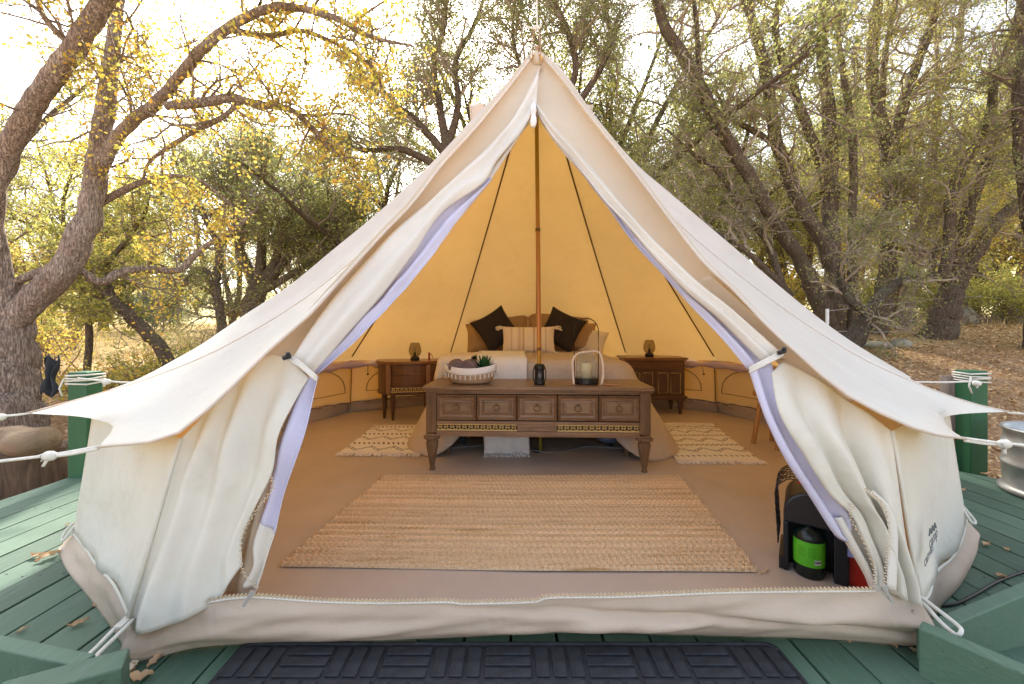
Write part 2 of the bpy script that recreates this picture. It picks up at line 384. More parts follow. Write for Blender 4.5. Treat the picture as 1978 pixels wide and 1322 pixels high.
def gore(i):
    A, B = ridges[i], ridges[i + 1]
    ed = i in (0, 1, 10, 11)
    def fn(u, v):
        k = u * NS; a = int(min(k, NS - 1)); fr = k - a
        pa = A[a] * (1 - fr) + A[a + 1] * fr; pb = B[a] * (1 - fr) + B[a + 1] * fr
        p = Vector(pa * (1 - v) + pb * v); s = math.sin(math.pi * v)
        c = Vector((cx, cy, .6)); inward = (c - p); inward.z = -.6; inward.normalize()
        p += inward * s * u * (.05 if not ed else .02)
        if u > .9:
            q = (u - .9) / .1; p += (Vector((cx, cy, p.z)) - p).normalized() * (.06 if not ed else .10) * s * q * q; p.z += .015 * s * q
        p += inward * .006 * math.sin(v * 9 + u * 5) * u * s + inward * s * u * (.016 * nz(u * 5 + i, v * 2.5, i) + .007 * nz(u * 14, v * 7 + i, 3))
        return p
    mb = MB(); mb.grid(fn, NS, 12)
    return build('roof_panel', mb, M['canvas'], tent, smooth=True)
for i in range(12): gore(i)
# dark seams on the inside and hems at the door
for i in range(3, 10):
    r_ = ridges[i]; mb = MB(); pts = []
    for k, p in enumerate(r_[2:-1]):
        q = Vector(p); c = Vector((cx, cy, .6)) - q; c.z = -.5; c.normalize(); pts.append(q + c * .012)
    mb.tube(pts, .0075, 5); build('roof_seam', mb, M['seam'], tent)
for h in (ridges[1], ridges[11]):
    mb = MB(); mb.tube([p + np.array([0, -.004, .004]) for p in h[2:]], .0028, 5); build('roof_seam', mb, M['canvas'], tent, smooth=True)
for h in (ridges[0], ridges[12]):
    mb = MB(); mb.tube(h[1:], .0055, 6); build('door_hem', mb, M['canvas'], tent, smooth=True)

def coons(top, bot, lef, rig, n, m, fold, mat, name, thick=.003):
    """cloth between four edges (3D point lists); top and bottom run left to right, sides run downwards"""
    T, B, L, Rr = resample(top, n + 1), resample(bot, n + 1), resample(lef, m + 1), resample(rig, m + 1)
    mb = MB()
    def fn(u, v):
        i = int(round(u * n)); j = int(round(v * m))
        p = (1 - v) * T[i] + v * B[i] + (1 - u) * L[j] + u * Rr[j] - ((1 - u) * (1 - v) * T[0] + u * (1 - v) * T[n] + (1 - u) * v * B[0] + u * v * B[n])
        p = Vector(p); dx, dy = fold(u, v)
        return p + Vector((dx, dy, -dy * .3))
    mb.grid(fn, n, m)
    return build(name, mb, mat, tent, smooth=True, solid=thick)
def q(pts, d=0.0): return [Q(x, y, d) for x, y in pts]
nz = lambda a, b, c=0: noise.noise(Vector((a, b, c)))
# --- left door, upper part: recessed beige panel, rolled door cloth, lilac inner mesh
flapLo = [(1041, 134), (1005, 203), (967, 256), (857, 362), (763, 443), (662, 552), (605, 630), (566, 694)]
flapLi = [(1036, 205), (1009, 254), (962, 310), (933, 355), (857, 408), (800, 487), (746, 557), (680, 632), (600, 722)]
meshLi = [(1010, 254), (933, 364), (885, 424), (831, 496), (780, 559), (730, 616), (674, 673), (618, 722)]
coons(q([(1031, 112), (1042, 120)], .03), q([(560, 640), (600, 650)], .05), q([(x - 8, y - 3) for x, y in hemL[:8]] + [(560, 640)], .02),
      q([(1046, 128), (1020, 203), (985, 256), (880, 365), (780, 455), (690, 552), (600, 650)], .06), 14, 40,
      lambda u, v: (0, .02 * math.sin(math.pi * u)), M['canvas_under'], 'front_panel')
def fdoor(u, v):
    e = math.sin(math.pi * min(1, v * 1.1)) ** .5 if v < .9 else 1
    return (0, -.028 * math.sin(math.pi * u) + .010 * math.sin(u * 11 + v * 3) + .008 * nz(u * 4, v * 9))
coons(q([(1041, 132), (1043, 150)]), q([(566, 694), (600, 722)]), q(flapLo), q(flapLi, -.01), 26, 60, fdoor, M['canvas_flap'], 'door_flap')
def fm(u, v): return (0, -.012 * math.sin(u * 9 + v * 5) + .008 * nz(u * 3, v * 12, 4))
coons(q([(946, 345), (950, 350)], .03), q([(598, 722), (618, 722)], .0), q([(946, 345), (857, 404), (800, 482), (746, 552), (680, 626), (598, 722)], .03),
      q([(950, 348)] + meshLi[2:], .03), 12, 60, fm, M['mesh'], 'mesh_door')
coons(q([(1034, 215), (1036, 222)], .04), q([(930, 350), (946, 355)], .04), q([(1034, 215), (1000, 262), (930, 350)], .04), q([(1036, 222), (1009, 256), (946, 352)], .05), 6, 16,
      lambda u, v: (0, -.01 * math.sin(math.pi * u)), M['canvas_flap'], 'mesh_door_hem')
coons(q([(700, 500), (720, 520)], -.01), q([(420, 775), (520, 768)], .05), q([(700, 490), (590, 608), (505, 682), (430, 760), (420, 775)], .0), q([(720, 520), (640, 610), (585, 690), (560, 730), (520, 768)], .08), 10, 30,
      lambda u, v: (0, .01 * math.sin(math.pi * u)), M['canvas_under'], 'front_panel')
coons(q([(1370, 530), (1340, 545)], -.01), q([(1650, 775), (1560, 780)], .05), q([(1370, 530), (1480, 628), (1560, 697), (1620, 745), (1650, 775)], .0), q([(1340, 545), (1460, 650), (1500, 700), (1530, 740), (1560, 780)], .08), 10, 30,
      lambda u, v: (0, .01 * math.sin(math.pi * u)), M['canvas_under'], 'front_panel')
# --- right door, upper part
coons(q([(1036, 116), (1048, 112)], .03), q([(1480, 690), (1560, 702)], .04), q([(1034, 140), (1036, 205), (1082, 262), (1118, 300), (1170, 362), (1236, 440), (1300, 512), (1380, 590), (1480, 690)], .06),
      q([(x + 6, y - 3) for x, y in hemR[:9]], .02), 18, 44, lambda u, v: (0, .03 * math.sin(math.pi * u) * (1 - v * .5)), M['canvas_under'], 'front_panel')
gapR = [(1037, 205), (1073, 252), (1111, 294), (1162, 352), (1222, 424), (1300, 504), (1385, 575), (1450, 632), (1508, 680)]
midR = [(1036, 215), (1062, 258), (1106, 312), (1160, 382), (1212, 440), (1260, 495), (1322, 560), (1400, 625), (1478, 702)]
inR = [(1112, 320), (1170, 394), (1220, 466), (1286, 535), (1335, 588), (1392, 646), (1446, 712)]
def fdr(u, v): return (0, -.026 * math.sin(math.pi * u) + .011 * math.sin(u * 13 - v * 4) + .008 * nz(u * 4, v * 9, 9))
coons(q([(1036, 206), (1039, 203)]), q([(1478, 702), (1508, 680)]), q(midR, -.01), q(gapR), 26, 60, fdr, M['canvas_flap'], 'door_flap')
coons(q([(1108, 314), (1112, 312)], .03), q([(1446, 714), (1480, 704)], 0), q([(1108, 316)] + inR[1:], .03), q([(1112, 312), (1166, 384), (1216, 440), (1264, 495), (1326, 560), (1402, 625), (1480, 704)], .03), 12, 60, fm, M['mesh'], 'mesh_door')
coons(q([(1036, 222), (1042, 228)], .04), q([(1106, 318), (1114, 312)], .04), q([(1036, 222), (1066, 268), (1106, 318)], .05), q([(1044, 226), (1072, 262), (1114, 312)], .04), 6, 16,
      lambda u, v: (0, -.01 * math.sin(math.pi * u)), M['canvas_flap'], 'mesh_door_hem')
# --- left door and front wall, lower part: fans out from the tie-back
zipL = [(596, 731), (574, 768), (538, 840), (526, 911), (496, 975), (468, 1037), (468, 1092)]
def fl(u, v):
    e = math.sin(math.pi * u) ** .6 * min(1, v * 2.2 + .15)
    k = .030 * math.sin(2 * math.pi * (3.1 * u ** 1.1 + .15 * v)) * (1 - .45 * v) + .022 * math.sin(2 * math.pi * (1.3 * u + .3)) + .02 * nz(u * 5, v * 1.6, 2)
    return (0, e * (k - .02))
coons(q([(350, 847), (437, 758), (514, 690), (568, 700), (596, 731)], .01), q([(251, 1190), (262, 1214), (330, 1206), (420, 1162), (468, 1092)], -.02), q([(350, 847), (308, 1004), (251, 1190)]),
      q(zipL, -.005), 60, 50, fl, M['canvas_door'], 'door_flap')
coons(q([(596, 731), (617, 728)]), q([(503, 1006), (533, 1032)], .03), q([(596, 731), (574, 768), (544, 850), (530, 911), (520, 960), (503, 1006)], .03),
      q([(617, 728), (609, 758), (590, 840), (552, 950), (533, 1032)], .03), 10, 40, lambda u, v: (0, -.012 * math.sin(u * 7)), M['mesh'], 'mesh_door')
coons(q([(503, 1006), (533, 1032)], .03), q([(470, 1128), (495, 1148)], .0), q([(503, 1006), (490, 1050), (492, 1090), (470, 1128)], .03),
      q([(533, 1032), (508, 1108), (495, 1148)], .03), 8, 20, lambda u, v: (0, -.015 * math.sin(u * 7)), M['canvas_flap'], 'mesh_door_hem')
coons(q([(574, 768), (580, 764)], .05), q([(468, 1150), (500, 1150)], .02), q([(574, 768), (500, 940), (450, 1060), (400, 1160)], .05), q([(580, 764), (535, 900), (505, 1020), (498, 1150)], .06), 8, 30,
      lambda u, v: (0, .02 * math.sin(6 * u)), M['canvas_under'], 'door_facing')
# --- right door and front wall, lower part
zipR = [(1508, 682), (1490, 720), (1506, 800), (1560, 890), (1602, 955), (1644, 995), (1666, 1040), (1688, 1092), (1690, 1134)]
def fr(u, v):
    e = math.sin(math.pi * u) ** .6 * min(1, v * 2.2 + .15)
    k = .032 * math.sin(2 * math.pi * (2.6 * u + .55 + .2 * v)) * (1 - .35 * v) + .02 * math.sin(2 * math.pi * (5.2 * u)) * v + .025 * nz(u * 4, v * 1.6, 6)
    return (0, e * (k - .02))
coons(q([(1490, 705), (1520, 690), (1600, 742), (1660, 786), (1722, 833)], .01), q([(1690, 1136), (1716, 1146), (1745, 1160), (1775, 1158)], -.015), q(zipR[1:], -.005),
      q([(1722, 833), (1734, 928), (1752, 1053), (1775, 1158)]), 60, 50, fr, M['canvas_door'], 'door_flap')
coons(q([(1446, 714), (1486, 704)]), q([(1630, 1046), (1636, 1040)], .03), q([(1446, 714), (1476, 802), (1515, 884), (1558, 950), (1608, 1028), (1630, 1046)], .03),
      q([(1486, 704), (1510, 790), (1566, 890), (1604, 950), (1636, 1000), (1636, 1040)], .03), 12, 40, lambda u, v: (0, -.014 * math.sin(u * 8)), M['mesh'], 'mesh_door')
coons(q([(1606, 975), (1640, 990)], .03), q([(1678, 1138), (1694, 1136)], .0), q([(1608, 1000), (1632, 1046), (1668, 1108), (1680, 1138)], .03), q([(1640, 990), (1670, 1040), (1692, 1092), (1694, 1136)], .03), 8, 20,
      lambda u, v: (0, -.02 * math.sin(u * 7)), M['canvas_flap'], 'mesh_door_hem')
coons(q([(1672, 950), (1682, 946)], -.03), q([(1712, 1136), (1728, 1140)], -.02), q([(1672, 950), (1702, 980), (1716, 1030), (1712, 1136)], -.035), q([(1682, 946), (1714, 977), (1730, 1030), (1728, 1140)], -.02), 8, 20,
      lambda u, v: (0, -.015 * math.sin(math.pi * u)), M['canvas_flap'], 'door_facing')

# --- zips
def zipper(pts, step=.0070, s=.0034, name='zip_teeth'):
    L = np.linalg.norm(np.diff(np.array([tuple(p) for p in resample(pts, 60)]), axis=0), axis=1).sum()
    pp = resample(pts, int(L / step)); mb = MB()
    for i in range(len(pp) - 1):
        c = Vector(pp[i]); d = (Vector(pp[i + 1]) - c).normalized(); n_ = d.cross(Vector((0, 1, 0))).normalized()
        M_ = Matrix.Translation(c + n_ * s * .55 * (1 if i % 2 else -1)) @ d.to_track_quat('X', 'Z').to_matrix().to_4x4()
        mb.box((0, 0, 0), (s * .9, s * 1.5, s * 1.6), M=M_)
    return build(name, mb, M['zip'], tent, kind='stuff')
zipper(q([(524, 920), (526, 945), (496, 985), (468, 1037), (466, 1092), (478, 1118), (500, 1140)], -.02))
zipper(q([(1646, 975), (1644, 1004), (1666, 1040), (1686, 1092), (1690, 1132)], -.02))
zipper(q([(1673, 944), (1706, 977), (1718, 1026), (1712, 1092), (1708, 1134)], -.06))
topS = [(255, 1192), (330, 1184), (400, 1164), (440, 1154), (500, 1153), (620, 1160), (740, 1162), (860, 1160), (900, 1164), (1035, 1160), (1060, 1154), (1200, 1152), (1400, 1143), (1550, 1140), (1690, 1139), (1772, 1150)]
zz = [P(x, y - 2 + 1.6 * math.sin(x * .045), 1.205) for x, y in topS[2:-1]]
zipper(zz, .0060, .0040)
mb = MB(); mb.tube(resample([p - Vector((0, 0, .006)) for p in zz], 80), .004, 6); build('zip_tape', mb, M['canvas_flap'], tent, smooth=True)
def puller(a, b, w_=.004):
    mb = MB(); mb.tube([a, lerp(a, b, .25)], .0035, 6)
    d = (b - a); M_ = Matrix.Translation(lerp(a, b, .6)) @ d.to_track_quat('X', 'Y').to_matrix().to_4x4()
    mb.box((0, 0, 0), (d.length * .8, w_ * 1.6, .003), M=M_); mb.box((-d.length * .55, 0, 0), (.014, .012, .008), M=M_)
    build('zip_puller', mb, M['steel'], tent)
puller(P(486, 1146, 1.18), P(470, 1172, 1.17), .0055)
puller(P(1692, 1134, 1.17), P(1720, 1160, 1.16)); puller(P(1708, 1134, 1.16), P(1726, 1166, 1.155))
mb = MB()
for y0, y1 in ((203, 222), (226, 243)):
    a = Q(1031, y0, -.05); b = Q(1030, y1, -.05); mb.tube([a, lerp(a, b, .5), b], [.016, .02, .016], 8); mb.sphere(b, .014)
mb.tube([Q(1030, 176, -.01), Q(1030, 205, -.05)], .006, 6)
build('zip_puller', mb, simple('white_puller', (226, 226, 224), .4), tent, smooth=True)

# --- side walls: canvas above, taupe groundsheet turned up below
def ring_pts(a, b, n=10): return resample([a, b], n)
wt = [None] * N
for i, (x, y) in enumerate(FPt):
    d = Vector((x - cx, y - cy, 0)).normalized(); wt[i] = Vector((x, y, .60)) - d * .03
wt[0] = Q(350, 847); wt[1] = Vector((-1.80, 1.78, .60)); wt[11] = Vector((1.96, 1.86, .60)); wt[12] = Q(1722, 833)
tabs = {0: Q(251, 1190, 0), 1: P(142, 1030, 1.80), 11: P(1866, 1004, 1.86), 12: P(1775, 1158, 1.235)}
hems = {0: [tabs[0], P(222, 1130, 1.33), P(190, 1094, 1.48), P(168, 1062, 1.64), tabs[1]],
        11: [tabs[11], P(1858, 1040, 1.72), P(1838, 1078, 1.58), P(1808, 1104, 1.42), P(1792, 1150, 1.29), tabs[12]]}
foots = {0: [G(258, 1281), G(215, 1215), G(166, 1148), G(128, 1100), G(112, 1062)],
         11: [G(1893, 1034), G(1886, 1070), G(1858, 1128), G(1822, 1168), G(1796, 1208), G(1771, 1250)]}
for i in range(12):
    a, b = wt[i], wt[i + 1]
    up = [a, a.lerp(b, .5), b]
    if i in hems: lo, ft = hems[i], foots[i]
    else:
        A = Vector((*FPt[i], 0)); B = Vector((*FPt[i + 1], 0))
        d = Vector((cx, cy, 0)); k = lambda p, o: p + (p - d).normalized() * o
        lo = [k(A, 0) + Vector((0, 0, .12)), k(A.lerp(B, .5), -.015) + Vector((0, 0, .14)), k(B, 0) + Vector((0, 0, .12))]
        if i - 1 in hems: lo[0] = hems[i - 1][-1]
        if i + 1 in hems: lo[-1] = hems[i + 1][0]
        ft = [k(A, .04), k(A.lerp(B, .5), .0), k(B, .04)]
        if i - 1 in hems: ft[0] = foots[i - 1][-1]
        if i + 1 in hems: ft[-1] = foots[i + 1][0]
    inn = (Vector((cx, cy, .3)) - a.lerp(b, .5)); inn.z = 0; inn.normalize()
    U, Lo, Ft = resample(up, 25), resample(lo, 25), resample(ft, 25)
    def fw(u, v, U=U, Lo=Lo, inn=inn, i=i):
        j = int(round(u * 24)); p = Vector(U[j] * (1 - v) + Lo[j] * v); s = math.sin(math.pi * u)
        return p + inn * (.035 * s * v * (1 - v) * 2 + .014 * s * nz(u * 3, v * 3, i) + .007 * s * math.sin(u * 16 + v * 5) * v)
    mb = MB(); mb.grid(fw, 24, 16); build('wall_panel', mb, M['canvas_door' if i in hems else 'canvas_wall'], tent, smooth=True, solid=.002)
    def fs(u, v, Lo=Lo, Ft=Ft, inn=inn, i=i):
        j = int(round(u * 24)); p = Vector(Lo[j] * (1 - v) + Ft[j] * v); s = math.sin(math.pi * v)
        return p + inn * (.03 * (1 - v) - .018 * s * (.7 + .9 * nz(u * 4, v * 2, i + 20))) + Vector((0, 0, .02 * (1 - v) * (1 - v) if i in hems else .0))
    mb = MB(); mb.grid(fs, 24, 12); build('groundsheet_skirt', mb, M['skirt'], tent, smooth=True, solid=.002)
    if i in hems:
        mb = MB(); mb.tube(resample([p + Vector((0, -.002, 0)) for p in lo], 40), .0045, 6); build('wall_hem', mb, M['canvas_door'], tent, smooth=True)
        e = 0 if i == 0 else 12
        a_, b_ = wt[e], tabs[e]; mb = MB(); mb.tube([lerp(a_, b_, s) + Vector((0, -.004, 0)) for s in (0, .3, .6, 1)], .0065, 8); build('wall_seam', mb, M['canvas_door'], tent, smooth=True)
    if 3 <= i <= 8:   # inside seams at the wall corners
        mb = MB(); c_ = (Vector((cx, cy, 0)) - Vector((wt[i + 1].x, wt[i + 1].y, 0))).normalized() * .02
        if i < 8: mb.tube([wt[i + 1] + c_, Vector(Lo[-1]) + c_], .005, 5); build('wall_seam', mb, M['seam'], tent)
        mb = MB(); mb.tube([Vector(p) + inn * .02 + Vector((0, 0, .004 * math.sin(k * 1.3))) for k, p in enumerate(Lo)], .010, 5); build('groundsheet_hem', mb, simple('hem_tape', (112, 92, 78), .8) if i == 3 else bpy.data.materials['hem_tape'], tent)
# front threshold
botS = [(258, 1281), (300, 1272), (380, 1252), (500, 1244), (640, 1240), (780, 1236), (900, 1231), (1000, 1225), (1100, 1222), (1250, 1225), (1400, 1229), (1600, 1236), (1771, 1250)]
T_ = resample([P(x, y, 1.215 if 300 < x < 1700 else 1.235) for x, y in topS], 121)
B_ = resample([G(x, y, .002) for x, y in botS], 121)
def ff(u, v):
    j = int(round(u * 120)); p = Vector(T_[j] * (1 - v) + B_[j] * v); s = math.sin(math.pi * v)
    fold = .020 * math.exp(-((u - .5 - .9 * v + .15) / .06) ** 2) * s + .026 * nz(u * 6, v * 2.2, 3) * s + .012 * nz(u * 17 + v * 3, v * 4, 8) * s
    fold += -.022 * math.exp(-((v - .35 - .55 * (1 - u)) / .14) ** 2) * s * sm(.25, .7, u)
    return p + Vector((0, -.035 * s + fold, .0))
mb = MB(); mb.grid(ff, 120, 20); build('threshold', mb, M['skirt'], tent, smooth=True, solid=.002)
# corner pleat
mb = MB(); mb.tube([P(272, 1215, 1.2), P(262, 1250, 1.19), P(268, 1276, 1.185)], .006, 6); mb.tube([P(1766, 1180, 1.2), P(1770, 1244, 1.215)], .005, 6)
build('skirt_pleat', mb, M['skirt'], tent, smooth=True)
# groundsheet tag at left corner
mb = MB(); a = P(262, 1278, 1.17); b = P(238, 1305, 1.12); mb.hexa([a + Vector((-.01, 0, 0)), a + Vector((.01, 0, 0)), b + Vector((.008, 0, 0)), b + Vector((-.008, 0, 0))], [a + Vector((-.01, 0, .004)), a + Vector((.01, 0, .004)), b + Vector((.008, 0, .004)), b + Vector((-.008, 0, .004))])
build('peg_tab', mb, M['canvas_under'], tent)

# --- tie-backs with toggles
for pts, tg in (([(556, 690), (580, 704), (600, 722), (612, 732)], (554, 690)), ([(1512, 682), (1494, 692), (1470, 704), (1448, 716)], (1510, 680))):
    mb = MB()
    for o_ in (-4, 0, 4): mb.tube([Q(x, y + o_, -.07) for x, y in pts], .0045, 6)
    tb = build('tie_back', mb, M['canvas_flap'], tent, smooth=True)
    mb = MB(); c_ = Q(*tg, -.09); mb.tube([c_ + Vector((-.012, 0, -.004)), c_ + Vector((.012, 0, .004))], .008, 8); mb.sphere(c_ + Vector((.006, -.004, .01)), .008)
    build('toggle', mb, M['black'], tb, smooth=True)
# --- vents near the top, apex cap
for sx, px, in ((-1, 921), (1, 1131)):
    mb = MB(); o_ = P(px, 222, 3.12)
    A = o_ + Vector((-sx * .06, -.02, .08)); B = o_ + Vector((sx * .05, 0, .075)); Cc = o_ + Vector((sx * .04, .0, -.06)); D_ = o_ + Vector((-sx * .05, -.02, -.06))
    dv = Vector((0, .12, 0)); mb.hexa([D_, Cc, Cc + dv, D_ + dv], [A, B, B + dv, A + dv])
    v_ = build('vent_hood', mb, M['canvas'], tent, bevel=.006)
    mb = MB(); mb.tube([B + Vector((0, -.004, 0)), Cc + Vector((0, -.004, 0))], .006, 5); build('vent_edge', mb, M['canvas_under'], v_)
mb = MB(); a = P(1036, 112, 3.10); mb.lathe([(.0, .045), (.018, .042), (.026, .02), (.038, -.03), (.05, -.075), (.02, -.08)], 12, a); build('apex_cap', mb, M['canvas_under'], tent, smooth=True)
mb = MB()
for s in (-1, 1): mb.tube([P(1036 + s * 8, 108, 3.07), P(1036 + s * 8, 80, 3.10), P(1036 + s * 4, 56, 3.12)], .0045, 6)
mb.box(P(1037, 96, 3.1), (.024, .01, .05)); build('apex_strap', mb, simple('strap_leather', (176, 140, 116), .8), tent)

M['winzip'] = simple('window_zip', (150, 126, 98), .8)
# --- rolled window blinds and arched window zips on the back walls
lil = cloth('window_roll', (196, 176, 196), None, 0, wr=.5, wscale=14)
def inset(p, k=.05):
    c_ = (Vector((cx, cy, 0)) - Vector((p.x, p.y, 0))).normalized(); return Vector((p.x, p.y, p.z)) + c_ * k
for idx, (A, B, C_) in enumerate((((wt[3], wt[4], wt[5]), (wt[9], wt[8], wt[7])))):
    pts = [inset(A.lerp(B, .25)), inset(A.lerp(B, .6)), inset(B), inset(B.lerp(C_, .35)), inset(B.lerp(C_, .75))]
    pts = resample([p + Vector((0, 0, -.045 - .012 * (k % 2))) for k, p in enumerate(pts)], 40)
    mb = MB(); mb.tube(pts, [.036 + .009 * math.sin(k * .8) + (-.014 if k in (22, 23) else 0) for k in range(40)], 9)
    rl = build('window_roll', mb, lil, tent, smooth=True)
    mb = MB(); c_ = Vector(pts[22])
    mb.tube([c_, c_ + Vector((.01, -.03, -.10))], .003, 5); mb.sphere(c_ + Vector((.01, -.03, -.11)), .012); mb.sphere(Vector(pts[25]) + Vector((0, -.03, -.02)), .012)
    build('toggle', mb, M['black'], rl)
    for U0, U1 in ((B, C_), (B, A)):
        mb = MB(); arc = []
        for k in range(17):
            th = math.pi * k / 16; p = U0.lerp(U1, .5 - .38 * math.cos(th)); p = inset(p, .045); p.z = .25 + .27 * math.sin(th) ** .8; arc.append(p)
        mb.tube(arc, .006, 5); mb.tube([arc[0], arc[-1]], .004, 5)
        build('window_zip', mb, M['winzip'], tent)

# --- printed maker's mark on the right wall
def text_mesh(txt, size, M_, mat, parent, name='lettering', ext=.0004):
    cu = bpy.data.curves.new('t', 'FONT'); cu.body = txt; cu.size = size; cu.extrude = ext; cu.align_x = 'CENTER'
    o = bpy.data.objects.new('t', cu); col.objects.link(o); bpy.context.view_layer.update()
    me = bpy.data.meshes.new_from_object(o.evaluated_get(bpy.context.evaluated_depsgraph_get())); bpy.data.objects.remove(o)
    me.transform(M_); return link(name, me, mat, parent)
ink = simple('ink', (104, 110, 110), .9)
rx = Vector((.82, .573, 0)); nrm = Vector((.573, -.82, .03)).normalized(); up_ = nrm.cross(rx); rot = Matrix((rx, up_, nrm)).transposed().to_4x4()
def onwall(s, z): return Vector((1.235 + .82 * s, 1.265 + .573 * s, z)) + nrm * .016
text_mesh('camp', .052, Matrix.Translation(onwall(.13, .268)) @ rot @ Matrix.Rotation(R(6), 4, 'Z'), ink, tent)
text_mesh('canvas', .046, Matrix.Translation(onwall(.07, .236)) @ rot @ Matrix.Rotation(R(10), 4, 'Z'), ink, tent)
mb = MB()
for k in range(3):
    a = onwall(.085 + k * .032, .305); mb.tube([a - rx * .014, a + up_ * .02, a + rx * .014], .002, 4)
build('printed_mark', mb, ink, tent)

# ------------------------------------------------------------------ ropes
def rope(name, label, paths, r=.0050, knots=(), cat='rope', group=None):
    mb = MB()
    for p in paths: mb.tube(resample(p, 30), r, 7)
    for k in knots:
        mb.sphere(k, r * 3.2, 10, 6, (1.4, 1, 1)); mb.tube([k, k + Vector((-.01, -.01, -.03))], r * .9, 6); mb.tube([k + Vector((.01, 0, .012)), k + Vector((-.02, -.008, .004)), k + Vector((-.012, -.01, -.014))], r * .9, 6)
    o = build(name, mb, M['rope'], smooth=True); return tag(o, label, cat, group)
g_ = 'guy ropes holding the tent eaves'
tl = P(191, 863, 1.32)
rope('guy_rope', 'double white guy rope running left from the lower left eave corner, knotted', [[tl, P(93, 880, 1.30), P(-60, 899, 1.27), P(-500, 960, 1.2)], [tl + Vector((0, 0, -.006)), P(140, 877, 1.30), P(93, 883, 1.30)]], knots=[P(96, 881, 1.295)], group=g_)
rope('guy_rope', 'single thin white guy rope at the left eave tip, in front of the oak trunk', [[TL, P(20, 803, 1.86), P(-60, 806, 1.86), P(-500, 820, 1.86)]], .005, [P(2, 806, 1.86)], group=g_)
rope('guy_rope', 'white guy rope from the left eave to the green post lashing', [[P(300, 741, 2.66), P(225, 738, 2.64), P(150, 731, 2.62)]], .006, [P(206, 738, 2.63)], group=g_)
tr = P(1863, 847, 1.44)
rope('guy_rope', 'double white guy rope running right from the right eave corner past the metal tub', [[tr, P(1938, 857, 1.42), P(1990, 862, 1.41), P(2500, 920, 1.3)], [tr + Vector((0, 0, -.008)), P(1900, 857, 1.43), P(1938, 860, 1.42)]], knots=[P(1940, 858, 1.415)], group=g_)
rope('guy_rope', 'single thin white guy rope at the right eave tip', [[TR, P(1990, 801, 1.9), P(2500, 840, 1.9)]], .005, group=g_)
rope('guy_rope', 'white guy rope from the right eave to the green post, with a dark slider', [[P(1745, 738, 2.74), P(1820, 739, 2.74), P(1885, 737, 2.72)]], .006, [P(1887, 741, 2.68)], group=g_)
g2 = 'white peg loops at the foot of the tent wall'
def loop(label, pts, r=.0052):
    mb = MB(); mb.tube(resample(pts, 40), r, 7)
    a, b = Vector(pts[0]), Vector(pts[-1]); o = build('peg_loop', mb, M['rope'], smooth=True); tag(o, label, 'rope loop', g2)
loop('long white peg loop at the front left corner, pulled over a green beam', [P(250, 1192, 1.22), P(222, 1214, 1.17), P(185, 1252, 1.08), P(150, 1284, 1.01), P(145, 1296, .995), P(158, 1296, .99), P(195, 1258, 1.06), P(232, 1222, 1.15), P(258, 1196, 1.21)])
loop('long white peg loop at the front right corner, above the green beam', [P(1778, 1152, 1.225), P(1812, 1178, 1.18), P(1850, 1208, 1.12), P(1857, 1220, 1.10), P(1846, 1226, 1.10), P(1815, 1200, 1.15), P(1790, 1172, 1.20), P(1772, 1158, 1.225)])
loop('short white peg loop at the left side corner', [P(143, 1010, 1.82), P(128, 1024, 1.80), P(120, 1042, 1.78), P(126, 1040, 1.77), P(146, 1014, 1.81)])
loop('short white peg loop at the right side corner', [P(1860, 978, 1.86), P(1872, 992, 1.84), P(1884, 1008, 1.80), P(1878, 1010, 1.79), P(1860, 984, 1.85)])
mb = MB(); a = P(250, 1192, 1.22); b = P(225, 1214, 1.165)
mb.hexa([a + Vector((-.012, 0, -.003)), a + Vector((.012, 0, -.003)), b + Vector((.010, 0, -.003)), b + Vector((-.010, 0, -.003))], [a + Vector((-.012, 0, .003)), a + Vector((.012, 0, .003)), b + Vector((.010, 0, .003)), b + Vector((-.010, 0, .003))])
build('loop_tab', mb, M['canvas_flap'], tent)
rope('hanging_rope', 'pale rope hanging from above, knotted over the tent peak', [[P(1036, -260, 3.2), P(1037, 0, 3.14), P(1038, 40, 3.13), P(1037, 54, 3.12)], [P(1010, 46, 3.12), P(1024, 54, 3.11), P(1040, 56, 3.11), P(1046, 48, 3.12)]], .006, [P(1037, 54, 3.12)])

# ------------------------------------------------------------------ tent pole
M['pole'] = None
t = NT('galvanised_pole'); vv = t.coord(); sx = t.new('ShaderNodeSeparateXYZ'); t.l.new(vv, sx.inputs[0])
c = t.ramp(t.math('MULTIPLY', sx.outputs[2], .33), [(.0, lin((150, 140, 60))), (.25, lin((190, 150, 70))), (.32, lin((190, 132, 88))), (.55, lin((190, 140, 80))), (.7, lin((164, 140, 62))), (1, lin((150, 134, 60)))])
t.l.new(c, t.b.inputs['Base Color']); t.b.inputs['Metallic'].default_value = .7; t.b.inputs['Roughness'].default_value = .3; M['pole'] = t.m
PX = .205
pole = thing('tent_pole', 'tall slim metal pole holding up the tent peak, behind the wooden bench', 'pole', (PX + .015, 3.2, 0))
top = P(1036, 150, 3.17) - pole.location
for z0, z1, r_ in ((0, .8, .015), (.8, 1.72, .017), (1.72, 2.6, .0155), (2.6, top.z, .014)):
    mb = MB(); s0, s1 = z0 / top.z, z1 / top.z
    mb.tube([Vector((top.x * s0, 0, z0)), Vector((top.x * s1, 0, z1))], r_, 12); build('pole_section', mb, M['pole'], pole, smooth=False)
    mb = MB(); mb.tube([Vector((top.x * s1, 0, z1 - .012)), Vector((top.x * s1, 0, z1 + .012))], r_ + .0025, 12); build('collar', mb, M['dkbrass'], pole)
mb = MB(); mb.lathe([(.0, .012), (.062, .012), (.07, .004), (.07, 0), (0, 0)], 20); build('base_plate', mb, M['black'], pole, smooth=True)

